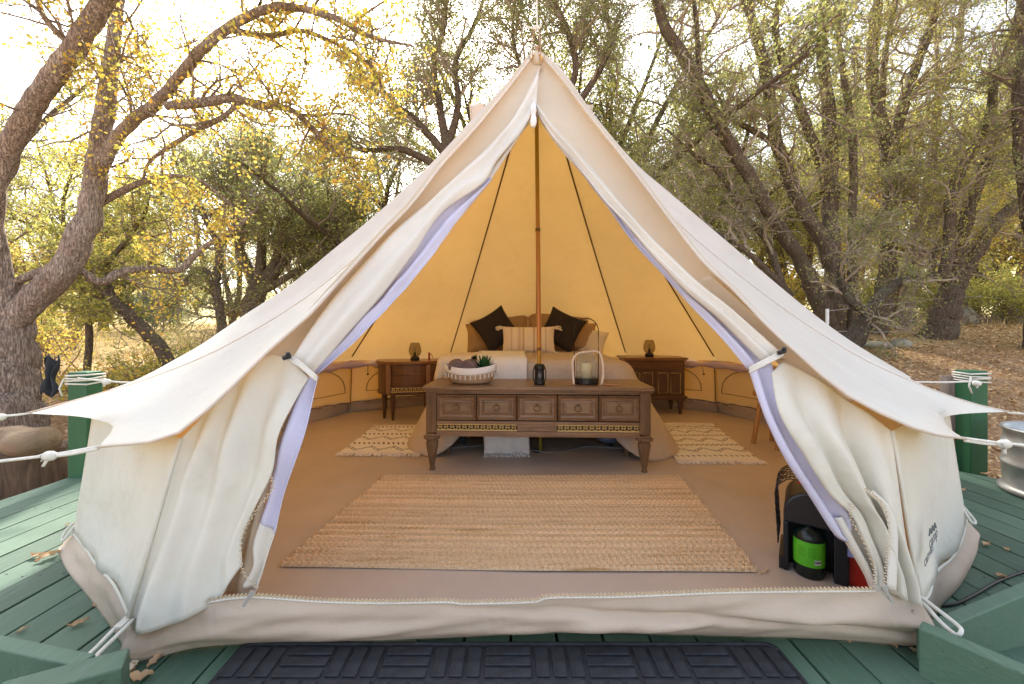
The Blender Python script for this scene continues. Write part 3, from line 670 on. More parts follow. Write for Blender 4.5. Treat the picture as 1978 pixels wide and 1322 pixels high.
# ------------------------------------------------------------------ bench
bw, bd = 1.475, .40
bench = thing('bench_chest', 'long low carved walnut chest with five ring pull drawers at the foot of the bed', 'chest', (.165, 2.72, 0), R(-2.5))
def bp(name, mb, m, bev=.004, parent=None, **k): return build(name, mb, m, parent or bench, bevel=bev, **k)
mb = MB(); mb.box((0, bd / 2, .563), (bw + .04, bd + .04, .026)); mb.box((0, bd / 2, .543), (bw + .015, bd + .015, .014)); bp('top', mb, M['walnut'], .006)
for s in (-1, 1):
    mb = MB(); mb.box((s * (bw / 2 - .035), .022, .40), (.07, .045, .272)); bp('corner_post', mb, M['walnut_v'])
    mb = MB(); mb.box((s * (bw / 2 - .012), bd / 2 + .02, .41), (.02, bd - .05, .25)); bp('side_panel', mb, M['walnut'])
mb = MB(); mb.box((0, bd - .01, .43), (bw - .05, .018, .21)); bp('back_panel', mb, M['walnut'])
mb = MB(); mb.box((0, .020, .335), (bw - .142, .04, .022)); mb.box((0, .018, .265), (bw - .142, .05, .026)); bp('rail', mb, M['walnut'])
mb = MB(); mb.box((0, bd / 2, .338), (bw - .16, bd - .07, .012)); bp('bottom_board', mb, M['walnut'])
mb = MB(); mb.box((0, .020, .53), (bw - .142, .04, .012)); bp('rail', mb, M['walnut'])
mb = MB(); mb.box((0, bd / 2, .25), (bw + .01, bd + .012, .012)); bp('lower_shelf', mb, M['walnut'], .004)
dw = (bw - .142) / 5
for k in range(5):
    cxk = -(bw - .142) / 2 + dw * (k + .5); zc, hz = .435, .17
    mb = MB()
    def frame(x0, x1, z0, z1, y0, y1, x0b, x1b, z0b, z1b):
        mb.add([(x0, y0, z0), (x1, y0, z0), (x1, y0, z1), (x0, y0, z1), (x0b, y1, z0b), (x1b, y1, z0b), (x1b, y1, z1b), (x0b, y1, z1b)],
               [(0, 1, 5, 4), (1, 2, 6, 5), (2, 3, 7, 6), (3, 0, 4, 7)])
    def rect(i, y): return (cxk - dw / 2 + i, cxk + dw / 2 - i, zc - hz / 2 + i, zc + hz / 2 - i, y)
    st = [(.002, .03), (.002, -.002), (.008, -.014), (.022, .004), (.036, .006), (.040, -.004), (.048, -.006), (.052, .004)]
    for (i0, y0), (i1, y1) in zip(st[:-1], st[1:]):
        a, b = rect(i0, y0), rect(i1, y1); frame(a[0], a[1], a[2], a[3], y0, y1, b[0], b[1], b[2], b[3])
    d_ = bp('drawer', mb, M['walnut'], 0)
    mb = MB(); a = rect(.052, 0); mb.box((cxk, .010, zc), (a[1] - a[0], .012, a[3] - a[2])); build('panel', mb, M['burl'], d_)
    mb = MB(); ring = [Vector((cxk + .020 * math.sin(t_), -.006 - .004 * (1 - math.cos(t_)), zc + .0 + .020 * math.cos(t_))) for t_ in np.linspace(.25, 2 * math.pi - .25, 20)]
    mb.tube(ring, .0032, 6); mb.sphere((cxk, -.004, zc + .020), .0075, 8, 6); mb.lathe([(0, .001), (.012, .001)], 10, (cxk, 0, 0)) if 0 else None
    build('ring_pull', mb, M['dkbrass'], d_, smooth=True)
def fret(x0, x1, y, z0, z1, parent, mat, n, th=.006):
    mb = MB(); mb.box(((x0 + x1) / 2, y, z1 - .003), (x1 - x0, th, .006)); mb.box(((x0 + x1) / 2, y, z0 + .003), (x1 - x0, th, .006))
    w_ = (x1 - x0) / n; hh = z1 - z0
    for i in range(n):
        xc = x0 + w_ * (i + .5)
        for lv in (0, 1):
            zb = z0 + .006 + hh * .40 * lv; ww = w_ * (.47 - .1 * lv); zt = zb + hh * .44
            mb.tube([(xc - ww, y, zb), (xc + ww, y, zb)], .0022, 4)
            for s in (-1, 1): mb.tube([(xc + s * ww, y, zb), (xc, y, zt)], .0026, 4)
    return build('fretwork', mb, mat, parent)
hw = (bw - .142) / 2
fret(-hw, -hw + 2 * dw, .012, .279, .323, bench, M['gold'], 13)
fret(hw - 2 * dw, hw, .012, .279, .323, bench, M['gold'], 13)
mb = MB(); mb.box((0, .045, .301), (bw - .15, .008, .046)); build('recess_shade', mb, M['black'], bench)  # added black board, paints the shade of the open space behind the fretwork
mb = MB(); mb.box((0, .010, .301), (dw - .004, .012, .044)); bp('apron_panel', mb, M['walnut'], .002)
for sx in (-1, 1):
    for yy, sp in ((.03, 1), (bd - .03, 0)):
        xx = sx * (bw / 2 - .035 - (0 if sp else .04)); mb = MB()
        if sp: prof = [(.0, .244), (.052, .244), (.056, .232), (.052, .222), (.034, .216), (.034, .208), (.040, .200), (.040, .185), (.0145, .03), (.020, .022), (.020, .012), (.013, 0), (0, 0)]
        else: prof = [(0, .244), (.034, .244), (.034, .225), (.018, .0), (0, 0)]
        pr = [(r_ * (math.sqrt(2) if 0 else 1.05), z) for r_, z in prof]
        n = 8 if sp else 4
        m2 = MB(); m2.lathe(pr, n); rot = Matrix.Rotation(math.pi / n, 4, 'Z')
        mb.add([rot @ Vector(p) + Vector((xx, yy, 0)) for p in m2.v], m2.f); bp('leg', mb, M['walnut_v'], .0015)

# ------------------------------------------------------------------ bed
M['spread'] = cloth('bedspread', (206, 190, 174), (220, 170, 110), .08, wr=.8, wscale=16, var=.05, wd=.014)
M['white'] = cloth('white_throw', (230, 230, 230), None, 0, wr=.55, wscale=14, var=.04, wd=.01)
bed = thing('bed', 'wide double bed with a cream quilt hanging down both sides', 'bed', (.225, 4.25, 0), R(-2))
mb = MB(); mb.box((0, 0, .24), (1.40, 1.86, .10)); build('bed_base', mb, simple('bed_base', (30, 38, 52), .8), bed, bevel=.02)
for sx in (-.6, .6):
    for sy in (-.85, .85): mb = MB(); mb.box((sx, sy, .10), (.05, .05, .19)); build('leg', mb, M['black'], bed)
mb = MB(); mb.box((0, 0, .46), (1.46, 1.92, .34)); build('mattress', mb, M['white'], bed, bevel=.06)
W2, L2, rc = .74, .97, .16
def perim(t_):
    # rounded rectangle, starts at head-left, runs down left side, foot, right side to head-right; t in 0..1
    segs = [(2 * L2 - rc), (math.pi * rc / 2), (2 * W2 - 2 * rc), (math.pi * rc / 2), (2 * L2 - rc)]; T = sum(segs); s = t_ * T
    if s < segs[0]: return Vector((-W2, L2 - s)), Vector((-1, 0)), s, 's'
    s -= segs[0]
    if s < segs[1]: a = s / rc; return Vector((-W2 + rc - rc * math.cos(a), -L2 + rc - rc * math.sin(a))), Vector((-math.cos(a), -math.sin(a))), t_ * T, 'c'
    s -= segs[1]
    if s < segs[2]: return Vector((-W2 + rc + s, -L2)), Vector((0, -1)), t_ * T, 'f'
    s -= segs[2]
    if s < segs[3]: a = s / rc; return Vector((W2 - rc + rc * math.sin(a), -L2 + rc - rc * math.cos(a))), Vector((math.sin(a), -math.cos(a))), t_ * T, 'c'
    s -= segs[3]; return Vector((W2, -L2 + rc + s)), Vector((1, 0)), t_ * T, 's'
def fspread(u, v):
    p, n_, s, k = perim(u)
    zt = .700
    if v < .4:
        q_ = v / .4; c_ = Vector((p.x * .0, max(-L2 + .3, min(L2, p.y))))
        pos = c_.lerp(p - n_ * .035, q_); return (pos.x, pos.y, zt + .012 * nz(pos.x * 3, pos.y * 3, 1) + .004 * nz(pos.x * 14, pos.y * 9, 2) - .012 * max(0, (q_ - .85) / .15))
    a = (v - .4) / .6
    foot = 1 if k == 'f' else 0
    cw = math.exp(-((abs(p.x) - W2 + .02) / .10) ** 2) * math.exp(-((p.y + L2) / .16) ** 2)
    bottom = .30 if p.y < -L2 + .03 and abs(p.x) < W2 - .12 else .015
    bl = sm(W2 - .25, W2 - .08, abs(p.x)); bottom = lerp(.30, .012, bl) if p.y < -L2 + rc else .012
    bottom += .10 * sm(-L2 + .35, L2, p.y)
    drop = min(1, a * 1.02); z = lerp(zt - .014, bottom, drop ** 1.0)
    if a < .12: z = zt - .014 - .05 * (a / .12) ** 2 * 1.0
    else: z = lerp(zt - .064, bottom, (a - .12) / .88)
    fl_ = .015 + (.34 * drop ** 1.2 if p.x > 0 else .27 * drop ** 1.2) * (1 - .8 * (1 - bl if p.y < -L2 + rc else 0)) + .06 * cw * drop
    wv = (.022 * math.sin(s * 19 + 1.2 * math.sin(s * 5)) + .02 * nz(s * 5, a * 1.5, 5)) * drop
    o = p + n_ * (fl_ + wv - .035 + .035 * min(1, a / .12))
    return (o.x, o.y, z)
mb = MB(); mb.grid(fspread, 260, 44); build('bedspread', mb, M['spread'], bed, smooth=True, solid=.006)

def pillow_mb(w_, h_, t_, n=22, pinch=.10, seed=0):
    mb = MB()
    def side(sg):
        def fn(u, v):
            a, b = u * 2 - 1, v * 2 - 1
            ed = (1 - abs(a) ** 2.6) * (1 - abs(b) ** 2.6)
            k = 1 - pinch * (b * b) * (1 - a * a) * .0
            x = a * w_ / 2 * (1 - pinch * (1 - b * b) * a * a); y = b * h_ / 2 * (1 - pinch * (1 - a * a) * b * b)
            z = sg * t_ / 2 * max(0, ed) ** .45 * (1 + .10 * nz(a * 2 + seed, b * 2, seed)) + .006 * nz(a * 5, b * 5, seed)
            return (x, y, z)
        return fn
    mb.grid(side(1), n, n); m2 = MB(); m2.grid(side(-1), n, n); mb.add(m2.v, [tuple(reversed(f)) for f in m2.f]); return mb
def pillow(name, label, w_, h_, t_, loc, roll, lean, yaw, mat, seed=0, group=None, pinch=.1):
    r_ = thing(name, label, name.replace('_', ' ') if name in ('pillow', 'cushion') else 'cushion', loc, 0, group)
    r_.rotation_euler = (Matrix.Rotation(yaw, 3, 'Z') @ Matrix.Rotation(R(90) - lean, 3, 'X') @ Matrix.Rotation(roll, 3, 'Z')).to_euler()
    build('cover', pillow_mb(w_, h_, t_, seed=seed, pinch=pinch), mat, r_, smooth=True)
    mb = MB(); k = []
    for a, b in [(s, -1) for s in np.linspace(-1, 1, 14)] + [(1, s) for s in np.linspace(-1, 1, 14)] + [(-s, 1) for s in np.linspace(-1, 1, 14)] + [(-1, -s) for s in np.linspace(-1, 1, 14)]:
        k.append((a * w_ / 2 * (1 - pinch * (1 - b * b) * a * a), b * h_ / 2 * (1 - pinch * (1 - a * a) * b * b), 0))
    mb.tube(k, .004, 5); build('piping', mb, mat, r_, smooth=True)
    return r_
M['tan'] = cloth('tan_pillowcase', (178, 146, 104), (220, 160, 90), .05, wr=.5, wscale=8)
M['char'] = cloth('charcoal_cushion', (54, 48, 46), None, 0, wr=.5, wscale=9)
M['cream'] = cloth('cream_cotton', (226, 214, 194), None, 0, wr=.6, wscale=12)
gp = 'tan pillows against the back of the tent'
def zpos(px, py, D): return P(px, py, D)
pillow('pillow', 'upright tan pillow at the back, left half', .72, .50, .17, zpos(962, 643, 4.95), 0, R(14), R(3), M['tan'], 1, gp, .02)
pillow('pillow', 'upright tan pillow at the back, right half', .72, .50, .17, zpos(1078, 643, 4.95), 0, R(14), R(-4), M['tan'], 2, gp, .02)
pillow('pillow', 'tan pillow lower at the left, poking out under the dark cushion', .62, .36, .18, zpos(952, 652, 4.86), R(3), R(22), R(5), M['tan'], 3, gp)
pillow('pillow', 'tan pillow lower at the right, poking out under the dark cushion', .62, .36, .18, zpos(1100, 650, 4.86), R(-3), R(22), R(-5), M['tan'], 4, gp)
pillow('pillow', 'crumpled cream pillow at the right end of the pillow row', .28, .34, .14, zpos(1146, 662, 4.80), R(-14), R(30), R(-14), M['cream'], 5, gp)
gc = 'dark square cushions standing on a corner'
pillow('cushion', 'dark charcoal cushion standing on its corner, left of the striped one', .42, .42, .16, zpos(958, 636, 4.66), R(32), R(20), R(6), M['char'], 6, gc)
pillow('cushion', 'dark charcoal cushion standing on its corner, right of the striped one', .42, .42, .16, zpos(1085, 637, 4.66), R(-26), R(20), R(-6), M['char'], 7, gc)
t = NT('striped_cotton'); vv = t.coord(); sx = t.new('ShaderNodeSeparateXYZ'); t.l.new(vv, sx.inputs[0])
s_ = t.math('ABSOLUTE', sx.outputs[0])
c = t.ramp(t.math('MULTIPLY', s_, 3.6), [(0, lin((232, 220, 200))), (.16, lin((232, 220, 200))), (.17, lin((196, 172, 144))), (.23, lin((196, 172, 144))), (.24, lin((232, 220, 200))), (.36, lin((206, 186, 160))), (.46, lin((232, 220, 200))), (.62, lin((232, 220, 200))), (.64, lin((200, 178, 150))), (.70, lin((228, 214, 194)))])
t.l.new(c, t.b.inputs['Base Color']); t.b.inputs['Roughness'].default_value = .9; t.bump(t.noise(vv, 160, 4), .3, .003)
lum = pillow('cushion', 'small cream striped cushion with corner tassels in front of the pillows', .56, .29, .15, zpos(1021, 657, 4.46), 0, R(16), R(-1), t.m, 8, None, .05)
for sx_ in (-1, 1):
    for sy in (-1, 1):
        mb = MB(); a = Vector((sx_ * .27, sy * .135, 0)); d_ = Vector((sx_ * .9, -.15 + .2 * sy, .1)).normalized()
        mb.sphere(a, .018, 8, 5)
        for k in range(12): mb.tube([a, a + d_ * .04 + Vector((rnd(-.01, .01), rnd(-.018, .018), rnd(-.01, .01))), a + d_ * .075 + Vector((rnd(-.02, .02), rnd(-.03, .02) - .01, rnd(-.015, .015)))], .006, 4)
        build('tassel', mb, M['cream'], lum, smooth=True)

# white throw across the foot of the bed, hanging down behind the chest
def strip(path, w0, w1, n, m, wob, seed=0, dirn=Vector((1, 0, 0))):
    pp = resample(path, n + 1); mb = MB()
    def fn(u, v):
        p = Vector(pp[int(round(u * n))]); w_ = lerp(w0, w1, u)
        return p + dirn * (v - .5) * w_ + Vector((wob * .6 * nz(u * 4, v * 2, seed), wob * (math.sin(v * 15 + u * 3) * u + nz(u * 3, v * 3, seed)), wob * .5 * abs(nz(u * 5, v * 5, seed + 3))))
    mb.grid(fn, n, m); return mb
throw = thing('throw_blanket', 'white fringed throw over the foot of the bed, its end hanging below the chest', 'blanket', (-.14, 3.4, .70))
pth = [(-.10, 4.15, .732), (-.10, 3.8, .732), (-.09, 3.42, .735), (-.08, 3.27, .715), (-.08, 3.225, .64), (-.07, 3.21, .4), (-.05, 3.19, .2), (-.04, 3.14, .06), (-.04, 3.10, .03)]
mb = strip(pth, .46, .34, 60, 22, .012, 3); build('cloth', mb, M['white'], throw, smooth=True, off=throw.location, solid=.008)
mb = MB()
for k in range(70):
    x_ = -.21 + .34 * k / 69; mb.tube([(x_, 3.11 + rnd(-.01, .01), .04), (x_ + rnd(-.008, .008), 3.09 + rnd(-.01, .01), .022), (x_ + rnd(-.015, .015), 3.055 + rnd(-.015, .01), .012)], .0032, 4)
build('fringe', mb, M['white'], throw, off=throw.location, kind='stuff')
th2 = thing('throw_blanket', 'folded cream throw corner on the bed beside the tasselled basket', 'blanket', (-.46, 3.4, .7))
mb = strip([(-.42, 3.9, .73), (-.43, 3.5, .738), (-.45, 3.26, .722), (-.47, 3.2, .62), (-.48, 3.19, .56)], .30, .24, 40, 16, .016, 9); build('cloth', mb, M['cream'], th2, smooth=True, off=th2.location, solid=.01)

# under the bed: cables and a white bag
mb = MB(); mb.tube(resample([(-.5, 3.25, .02), (-.1, 3.35, .02), (.3, 3.15, .015), (.6, 3.3, .02), (.85, 3.22, .03), (1.0, 3.4, .03)], 40), .006, 6)
tag(build('cable', mb, simple('grey_cable', (120, 122, 126), .5), smooth=True), 'thin grey cable lying on the floor under the bed', 'cable')
mb = MB(); mb.sphere((-.56, 3.3, .06), .07, 12, 8, (1, .8, .75)); o = build('bag', mb, simple('white_plastic', (214, 216, 230), .5, .1, 20, .6, 30), smooth=True); tag(o, 'small white bag on the floor under the left edge of the bed', 'bag')
mb = MB(); mb.sphere((.80, 3.35, .07), .07, 12, 8, (1.7, .8, .6)); o = build('bag', mb, simple('blue_grey_plastic', (92, 104, 130), .35, .4, 20, .8, 22), smooth=True); tag(o, 'crumpled blue grey bag on the floor under the right side of the bed', 'bag')

# ------------------------------------------------------------------ nightstands
t_top = wood('nightstand_top', (120, 82, 48), (176, 128, 78), .3, 'X')
ns = thing('nightstand', 'curved half round wooden nightstand with drawers, left of the bed', 'nightstand', (-1.10, 4.46, 0), R(10))
def dshape(w_, d_, n=20, e=2.6):
    return [(w_ / 2 * math.copysign(abs(math.cos(t_)) ** (2 / e), math.cos(t_)), d_ * abs(math.sin(t_)) ** (2 / e) * -1 + d_ * .5) for t_ in np.linspace(0, math.pi, n)] + [(-w_ / 2, d_ * .5 + .02), (w_ / 2, d_ * .5 + .02)]
def rev(l): return list(reversed(l))
mb = MB(); mb.prism(rev(dshape(.74, .44)), .598, .62); mb.prism(rev(dshape(.72, .425)), .588, .597); build('top', mb, t_top, ns, bevel=.003)
mb = MB(); mb.prism(rev(dshape(.69, .40)), .30, .587); build('body', mb, M['cabinet'], ns, bevel=.002)
mb = MB(); mb.prism(rev(dshape(.71, .415)), .275, .299); build('base_rail', mb, M['cabinet'], ns, bevel=.003)
for z0, z1 in ((.48, .575), (.375, .472)):
    mb = MB(); arc = [(x_ * 1.012, y_ - .004) for x_, y_ in dshape(.69, .40)[5:15]]
    inn_ = [(x_, y_ + .01) for x_, y_ in arc]; mb.prism(rev(arc + rev(inn_)) if 0 else (arc + rev(inn_)), z0, z1); build('drawer', mb, wood('drawer_front', (92, 58, 36), (134, 92, 60), .3, 'X') if z0 > .45 else bpy.data.materials['drawer_front'], ns, bevel=.002)
for x_ in (-.20, .20):
    mb = MB(); mb.box((x_, -.193, .44), (.045, .03, .29)); build('stile', mb, wood('light_stile', (120, 84, 54), (164, 120, 82), .35, 'Z') if x_ < 0 else bpy.data.materials['light_stile'], ns, bevel=.003)
mb = MB(); mb.box((0, -.2, .33), (.35, .012, .05)); build('fret_shade', mb, M['black'], ns)  # flat black slab standing in for shade behind the fretwork, no real hollow
fret(-.17, .17, -.212, .307, .353, ns, M['gold'], 8)
for x_, y_ in ((-.26, -.03), (-.16, -.15), (.18, -.15), (.28, -.03), (-.28, .18), (.28, .18)):
    mb = MB(); mb.lathe([(0, .28), (.026, .28), (.028, .25), (.013, 0), (0, 0)], 8, (x_, y_, 0)); build('leg', mb, M['cabinet_v'], ns)
ns2 = thing('nightstand', 'square wooden nightstand with two panelled doors, right of the bed', 'nightstand', (1.60, 4.78, 0), R(-4))
mb = MB(); mb.box((0, 0, .63), (.70, .44, .022)); mb.box((0, 0, .612), (.67, .42, .014)); build('top', mb, t_top, ns2, bevel=.004)
mb = MB(); mb.box((0, .01, .40), (.64, .39, .41)); build('body', mb, M['cabinet'], ns2, bevel=.003)
mb = MB(); mb.box((0, 0, .205), (.68, .43, .024)); mb.box((0, 0, .185), (.65, .41, .02)); build('base_rail', mb, M['cabinet'], ns2, bevel=.003)
mb = MB(); mb.box((0, -.19, .555), (.60, .012, .085)); d_ = build('drawer', mb, bpy.data.materials['drawer_front'], ns2, bevel=.003)
mb = MB()
for k in range(7): mb.box((-.075 + k * .025, -.199, .555), (.008, .008, .045))
build('fluting', mb, M['dkbrass'], d_)
for s in (-1, 1):
    mb = MB(); mb.box((s * .152, -.19, .36), (.296, .012, .275)); d_ = build('door', mb, M['cabinet_v'], ns2, bevel=.003)
    for off in (-.068, .068):
        mb = MB(); x_ = s * .152 + off; a = .052
        mb.tube([(x_ - a, -.199, .47), (x_ - a, -.199, .25), (x_ + a, -.199, .25), (x_ + a, -.199, .47), (x_ - a, -.199, .47)], .004, 4); build('trim', mb, M['gold'], d_)
for x_ in (-.28, .28):
    for y_ in (-.16, .16):
        mb = MB(); mb.lathe([(0, .18), (.034, .18), (.036, .15), (.02, .12), (.028, .10), (.014, 0), (0, 0)], 8, (x_, y_, 0)); build('leg', mb, M['cabinet_v'], ns2)

# lamps
gl = NT('smoked_glass'); gl.b.inputs['Base Color'].default_value = (*lin((190, 160, 110)), 1); gl.b.inputs['Roughness'].default_value = .05; gl.b.inputs['Transmission Weight'].default_value = 1; gl.b.inputs['IOR'].default_value = 1.05
def thin_glass(name, c, share):
    t = NT(name); tr = t.new('ShaderNodeBsdfTransparent'); tr.inputs[0].default_value = (*lin(c), 1)
    t.b.inputs['Base Color'].default_value = (*lin(c), 1); t.b.inputs['Roughness'].default_value = .04
    fr_ = t.new('ShaderNodeLayerWeight'); fr_.inputs[0].default_value = .25
    mx = t.new('ShaderNodeMixShader'); t.l.new(t.math('ADD', t.math('MULTIPLY', fr_.outputs[1], .45), share), mx.inputs[0]); t.l.new(tr.outputs[0], mx.inputs[1]); t.l.new(t.b.outputs[0], mx.inputs[2]); t.l.new(mx.outputs[0], t.o.inputs[0]); return t.m
smoke = thin_glass('smoked_glass_thin', (206, 196, 172), .06); clear = thin_glass('clear_glass', (236, 240, 238), .05)
gL = 'table lamps with smoked glass shades'
def lamp(label, loc):
    l_ = thing('table_lamp', label, 'lamp', loc, 0, gL)
    mb = MB(); mb.lathe([(0, 0), (.048, 0), (.048, .03), (.036, .042), (.016, .046), (.014, .085), (0, .088)], 16); build('base', mb, M['black'], l_, smooth=True)
    mb = MB(); mb.lathe([(.042, .044), (.058, .066), (.066, .095), (.064, .13), (.052, .17), (.044, .19)], 24); build('glass_shade', mb, smoke, l_, smooth=True)
    mb = MB(); mb.lathe([(.0, .085), (.008, .09), (.014, .12), (.008, .14), (0, .144)], 12); build('bulb', mb, clear, l_, smooth=True); return l_
lamp('small smoked glass lamp on the left nightstand', P(802, 700, 4.42) * 1 + Vector((0, 0, .0)))
bpy.data.objects['table_lamp'].location = (-1.035, 4.42, .621)
lamp('small smoked glass lamp on the right nightstand', (1.565, 4.72, .642))
mb = MB(); mb.box((0, 0, .04), (.02, .012, .08)); mb.tube([(.01, 0, .076), (.028, 0, .06), (.036, 0, .03)], .004, 6); mb.box((0, 0, .082), (.022, .014, .006))
o = build('lighter', mb, simple('red_plastic', (150, 34, 30), .4)); o.location = (-.88, 4.4, .621); tag(o, 'small red lighter standing on the left nightstand', 'lighter')

# ------------------------------------------------------------------ things on the chest
ZT = .5765
bask = thing('basket', 'shallow beige boat shaped basket with white tassels on the chest', 'basket', (-.29, 2.90, ZT), R(-3))
mb = MB()
wv = cloth('basket_weave', (186, 160, 132), None, 0, wr=.9, wscale=60, wd=.006)
mb.lathe([(0, .004), (.10, 0), (.13, .012), (.152, .05), (.160, .085), (.152, .086), (.144, .05), (.12, .016), (0, .012)], 40, sx=1, sy=.72)
build('body', mb, wv, bask, smooth=True)
mb = MB()
def rim(t_, r_, z): return Vector((r_ * math.cos(t_), r_ * .72 * math.sin(t_), z + .022 * abs(math.cos(t_)) ** 2))
def frim(u, v):
    t_ = 2 * math.pi * u; return rim(t_, .158 + .005 * math.sin(v * math.pi), .062 + .045 * v)
mb.grid(frim, 48, 5); build('rim_band', mb, M['white'], bask, smooth=True, solid=.004)
for k in range(34):
    t_ = 2 * math.pi * k / 34; mb = MB(); a = rim(t_, .166, .062)
    mb.lathe([(0, 0), (.004, -.002), (.003, -.008), (.006, -.028), (0, -.028)], 6, a); build('tassel', mb, M['white'], bask, smooth=True)
tw = cloth('towel_grey', (122, 106, 104), None, 0, wr=.7, wscale=18, wd=.01)
for k, (dx, rz_, lb) in enumerate(((-.088, R(8), 'left of two rolled grey mauve towels in the basket'), (-.008, R(-6), 'right of two rolled grey mauve towels in the basket'))):
    r_ = thing('towel', lb, 'towel', bask.location + Vector((dx * 1.12, 0, .070)), rz_, 'rolled towels in the basket')
    mb = MB(); pr = [(.0, -.09), (.052, -.09), (.060, -.075), (.061, .07), (.052, .09), (.02, .088), (0, .084)]
    m2 = MB(); m2.lathe(pr, 20); rt = Matrix.Rotation(R(90), 4, 'X'); mb.add([Vector((p.x, p.y, p.z * .86 + .045)) * 1.0 for p in [rt @ Vector(q_) for q_ in m2.v]], m2.f)
    mb.box((.01, 0, .093), (.05, .15, .01)); build('roll', mb, tw, r_, smooth=True, sub=1)
    mb = MB(); mb.tube([(-.052, -.091, .045), (0, -.092, .088), (.05, -.091, .05)], .004, 6); build('fold', mb, tw, r_)
pl = thing('potted_plant', 'spiky green succulent standing in the basket', 'plant', bask.location + Vector((.095, .01, .02)))
mb = MB(); mb.lathe([(0, 0), (.03, 0), (.036, .07), (0, .07)], 14); build('pot', mb, M['cream'], pl, smooth=True)
lm = simple('succulent_leaf', (44, 92, 52), .5, .3, 30)
for k in range(34):
    a = k * 2.4; el = R(12 + 74 * (k / 34)); L_ = .062 + .035 * math.sin(k / 33 * math.pi) ; b = Vector((.006 * math.cos(a), .006 * math.sin(a), .072 + .035 * k / 34))
    d_ = Vector((math.cos(a) * math.cos(el), math.sin(a) * math.cos(el), math.sin(el))); sd_ = d_.cross(Vector((0, 0, 1))).normalized(); up = sd_.cross(d_)
    v = [b - sd_ * .006, b + sd_ * .006, b + d_ * L_ * .45 + sd_ * .011 - up * .002, b + d_ * L_ * .45 - sd_ * .011 - up * .002, b + d_ * L_ + up * .006, b + d_ * L_ * .45 + up * .006, b + up * .005]
    mb = MB(); mb.add(v, [(0, 1, 2, 3), (3, 2, 4), (0, 3, 5, 6), (1, 6, 5, 2), (3, 4, 5), (2, 5, 4)]); build('leaf', mb, lm, pl)
# black camping lantern
la = thing('lantern', 'small black battery lantern on the middle of the chest', 'lantern', (.187, 2.82, ZT))
mb = MB(); mb.lathe([(0, 0), (.034, 0), (.038, .008), (.038, .022), (.032, .03), (.032, .1), (.037, .108), (.037, .128), (.026, .14), (0, .14)], 20); build('body', mb, M['black'], la, smooth=False)
mb = MB(); mb.box((0, -.0325, .065), (.022, .002, .028)); build('label', mb, simple('grey_print', (90, 92, 96), .5), la)
mb = MB()
for s in (-1, 1): mb.tube([(s * .034, 0, .02), (s * .043, 0, .04), (s * .043, 0, .09), (s * .036, 0, .118)], .004, 6)
build('handle', mb, M['black'], la)
# candle lantern
cl = thing('candle_lantern', 'round glass candle lantern with a tall thin black hoop handle on the chest', 'lantern', (.515, 2.87, ZT))
mb = MB(); mb.lathe([(0, 0), (.074, 0), (.076, .006), (.076, .038), (.070, .04), (.0, .034)], 28); build('base', mb, M['black'], cl, smooth=False)
mb = MB(); mb.lathe([(.062, .038), (.064, .10), (.062, .16), (.050, .19), (.034, .205)], 28); build('glass', mb, clear, cl, smooth=True)
mb = MB(); arc = [(-.074, 0, .02), (-.075, 0, .2), (-.075, 0, .32)] + [(-.075 * math.cos(t_), 0, .345 + .085 * math.sin(t_)) for t_ in np.linspace(0.1, math.pi - .1, 14)] + [(.075, 0, .32), (.075, 0, .2), (.074, 0, .02)]
mb.tube(arc, .0032, 6); build('hoop', mb, M['black'], cl)
cd = thing('candle', 'ivory pillar candle inside the glass lantern', 'candle', cl.location + Vector((0, 0, .038)))
mb = MB(); mb.lathe([(0, 0), (.034, 0), (.034, .088), (.028, .092), (0, .084)], 20); build('wax', mb, simple('wax', (240, 226, 186), .5, .05), cd, smooth=True)
mb = MB(); mb.tube([(0, 0, .084), (.002, 0, .1)], .0015, 5); build('wick', mb, M['black'], cd)
bs = thing('bead_garland', 'string of white wooden beads with tassel draped over the glass lantern', 'beads', cl.location)
bm_ = simple('beads', (232, 218, 204), .6)
path = resample([(-.082, -.055, .006), (-.086, -.05, .08), (-.084, -.03, .15), (-.06, 0, .187), (-.03, .0, .202), (.01, .0, .207), (.05, 0, .210), (.078, -.02, .195), (.088, -.045, .12), (.086, -.055, .05), (.075, -.07, .008)], 48)
bmesh0 = None
for k, p in enumerate(path):
    if bmesh0 is None:
        mb = MB(); mb.sphere((0, 0, 0), .0078, 8, 6); o = build('bead', mb, bm_, bs, smooth=True); bmesh0 = o.data
    else: o = link('bead', bmesh0, None, bs)
    o.location = Vector(p)
mb = MB()
for k in range(14): mb.tube([(.07, -.07, .008), (.10 + rnd(-.01, .01), -.085 + rnd(-.012, .012), .006), (.15 + rnd(-.02, .02), -.09 + rnd(-.02, .02), .003)], .002, 4)
for k in range(10): mb.tube([(-.082, -.055, .008), (-.10 + rnd(-.02, .02), -.07 + rnd(-.01, .01), .003)], .002, 4)
build('tassel', mb, simple('jute_tassel', (190, 140, 110), .9), bs)

cl.scale = (1.12, 1.12, 1.05); bs.scale = (1.18, 1.12, 1.06); cd.scale = (1.1, 1.1, 1.15); bask.scale = (1.12, 1.1, 1.05)
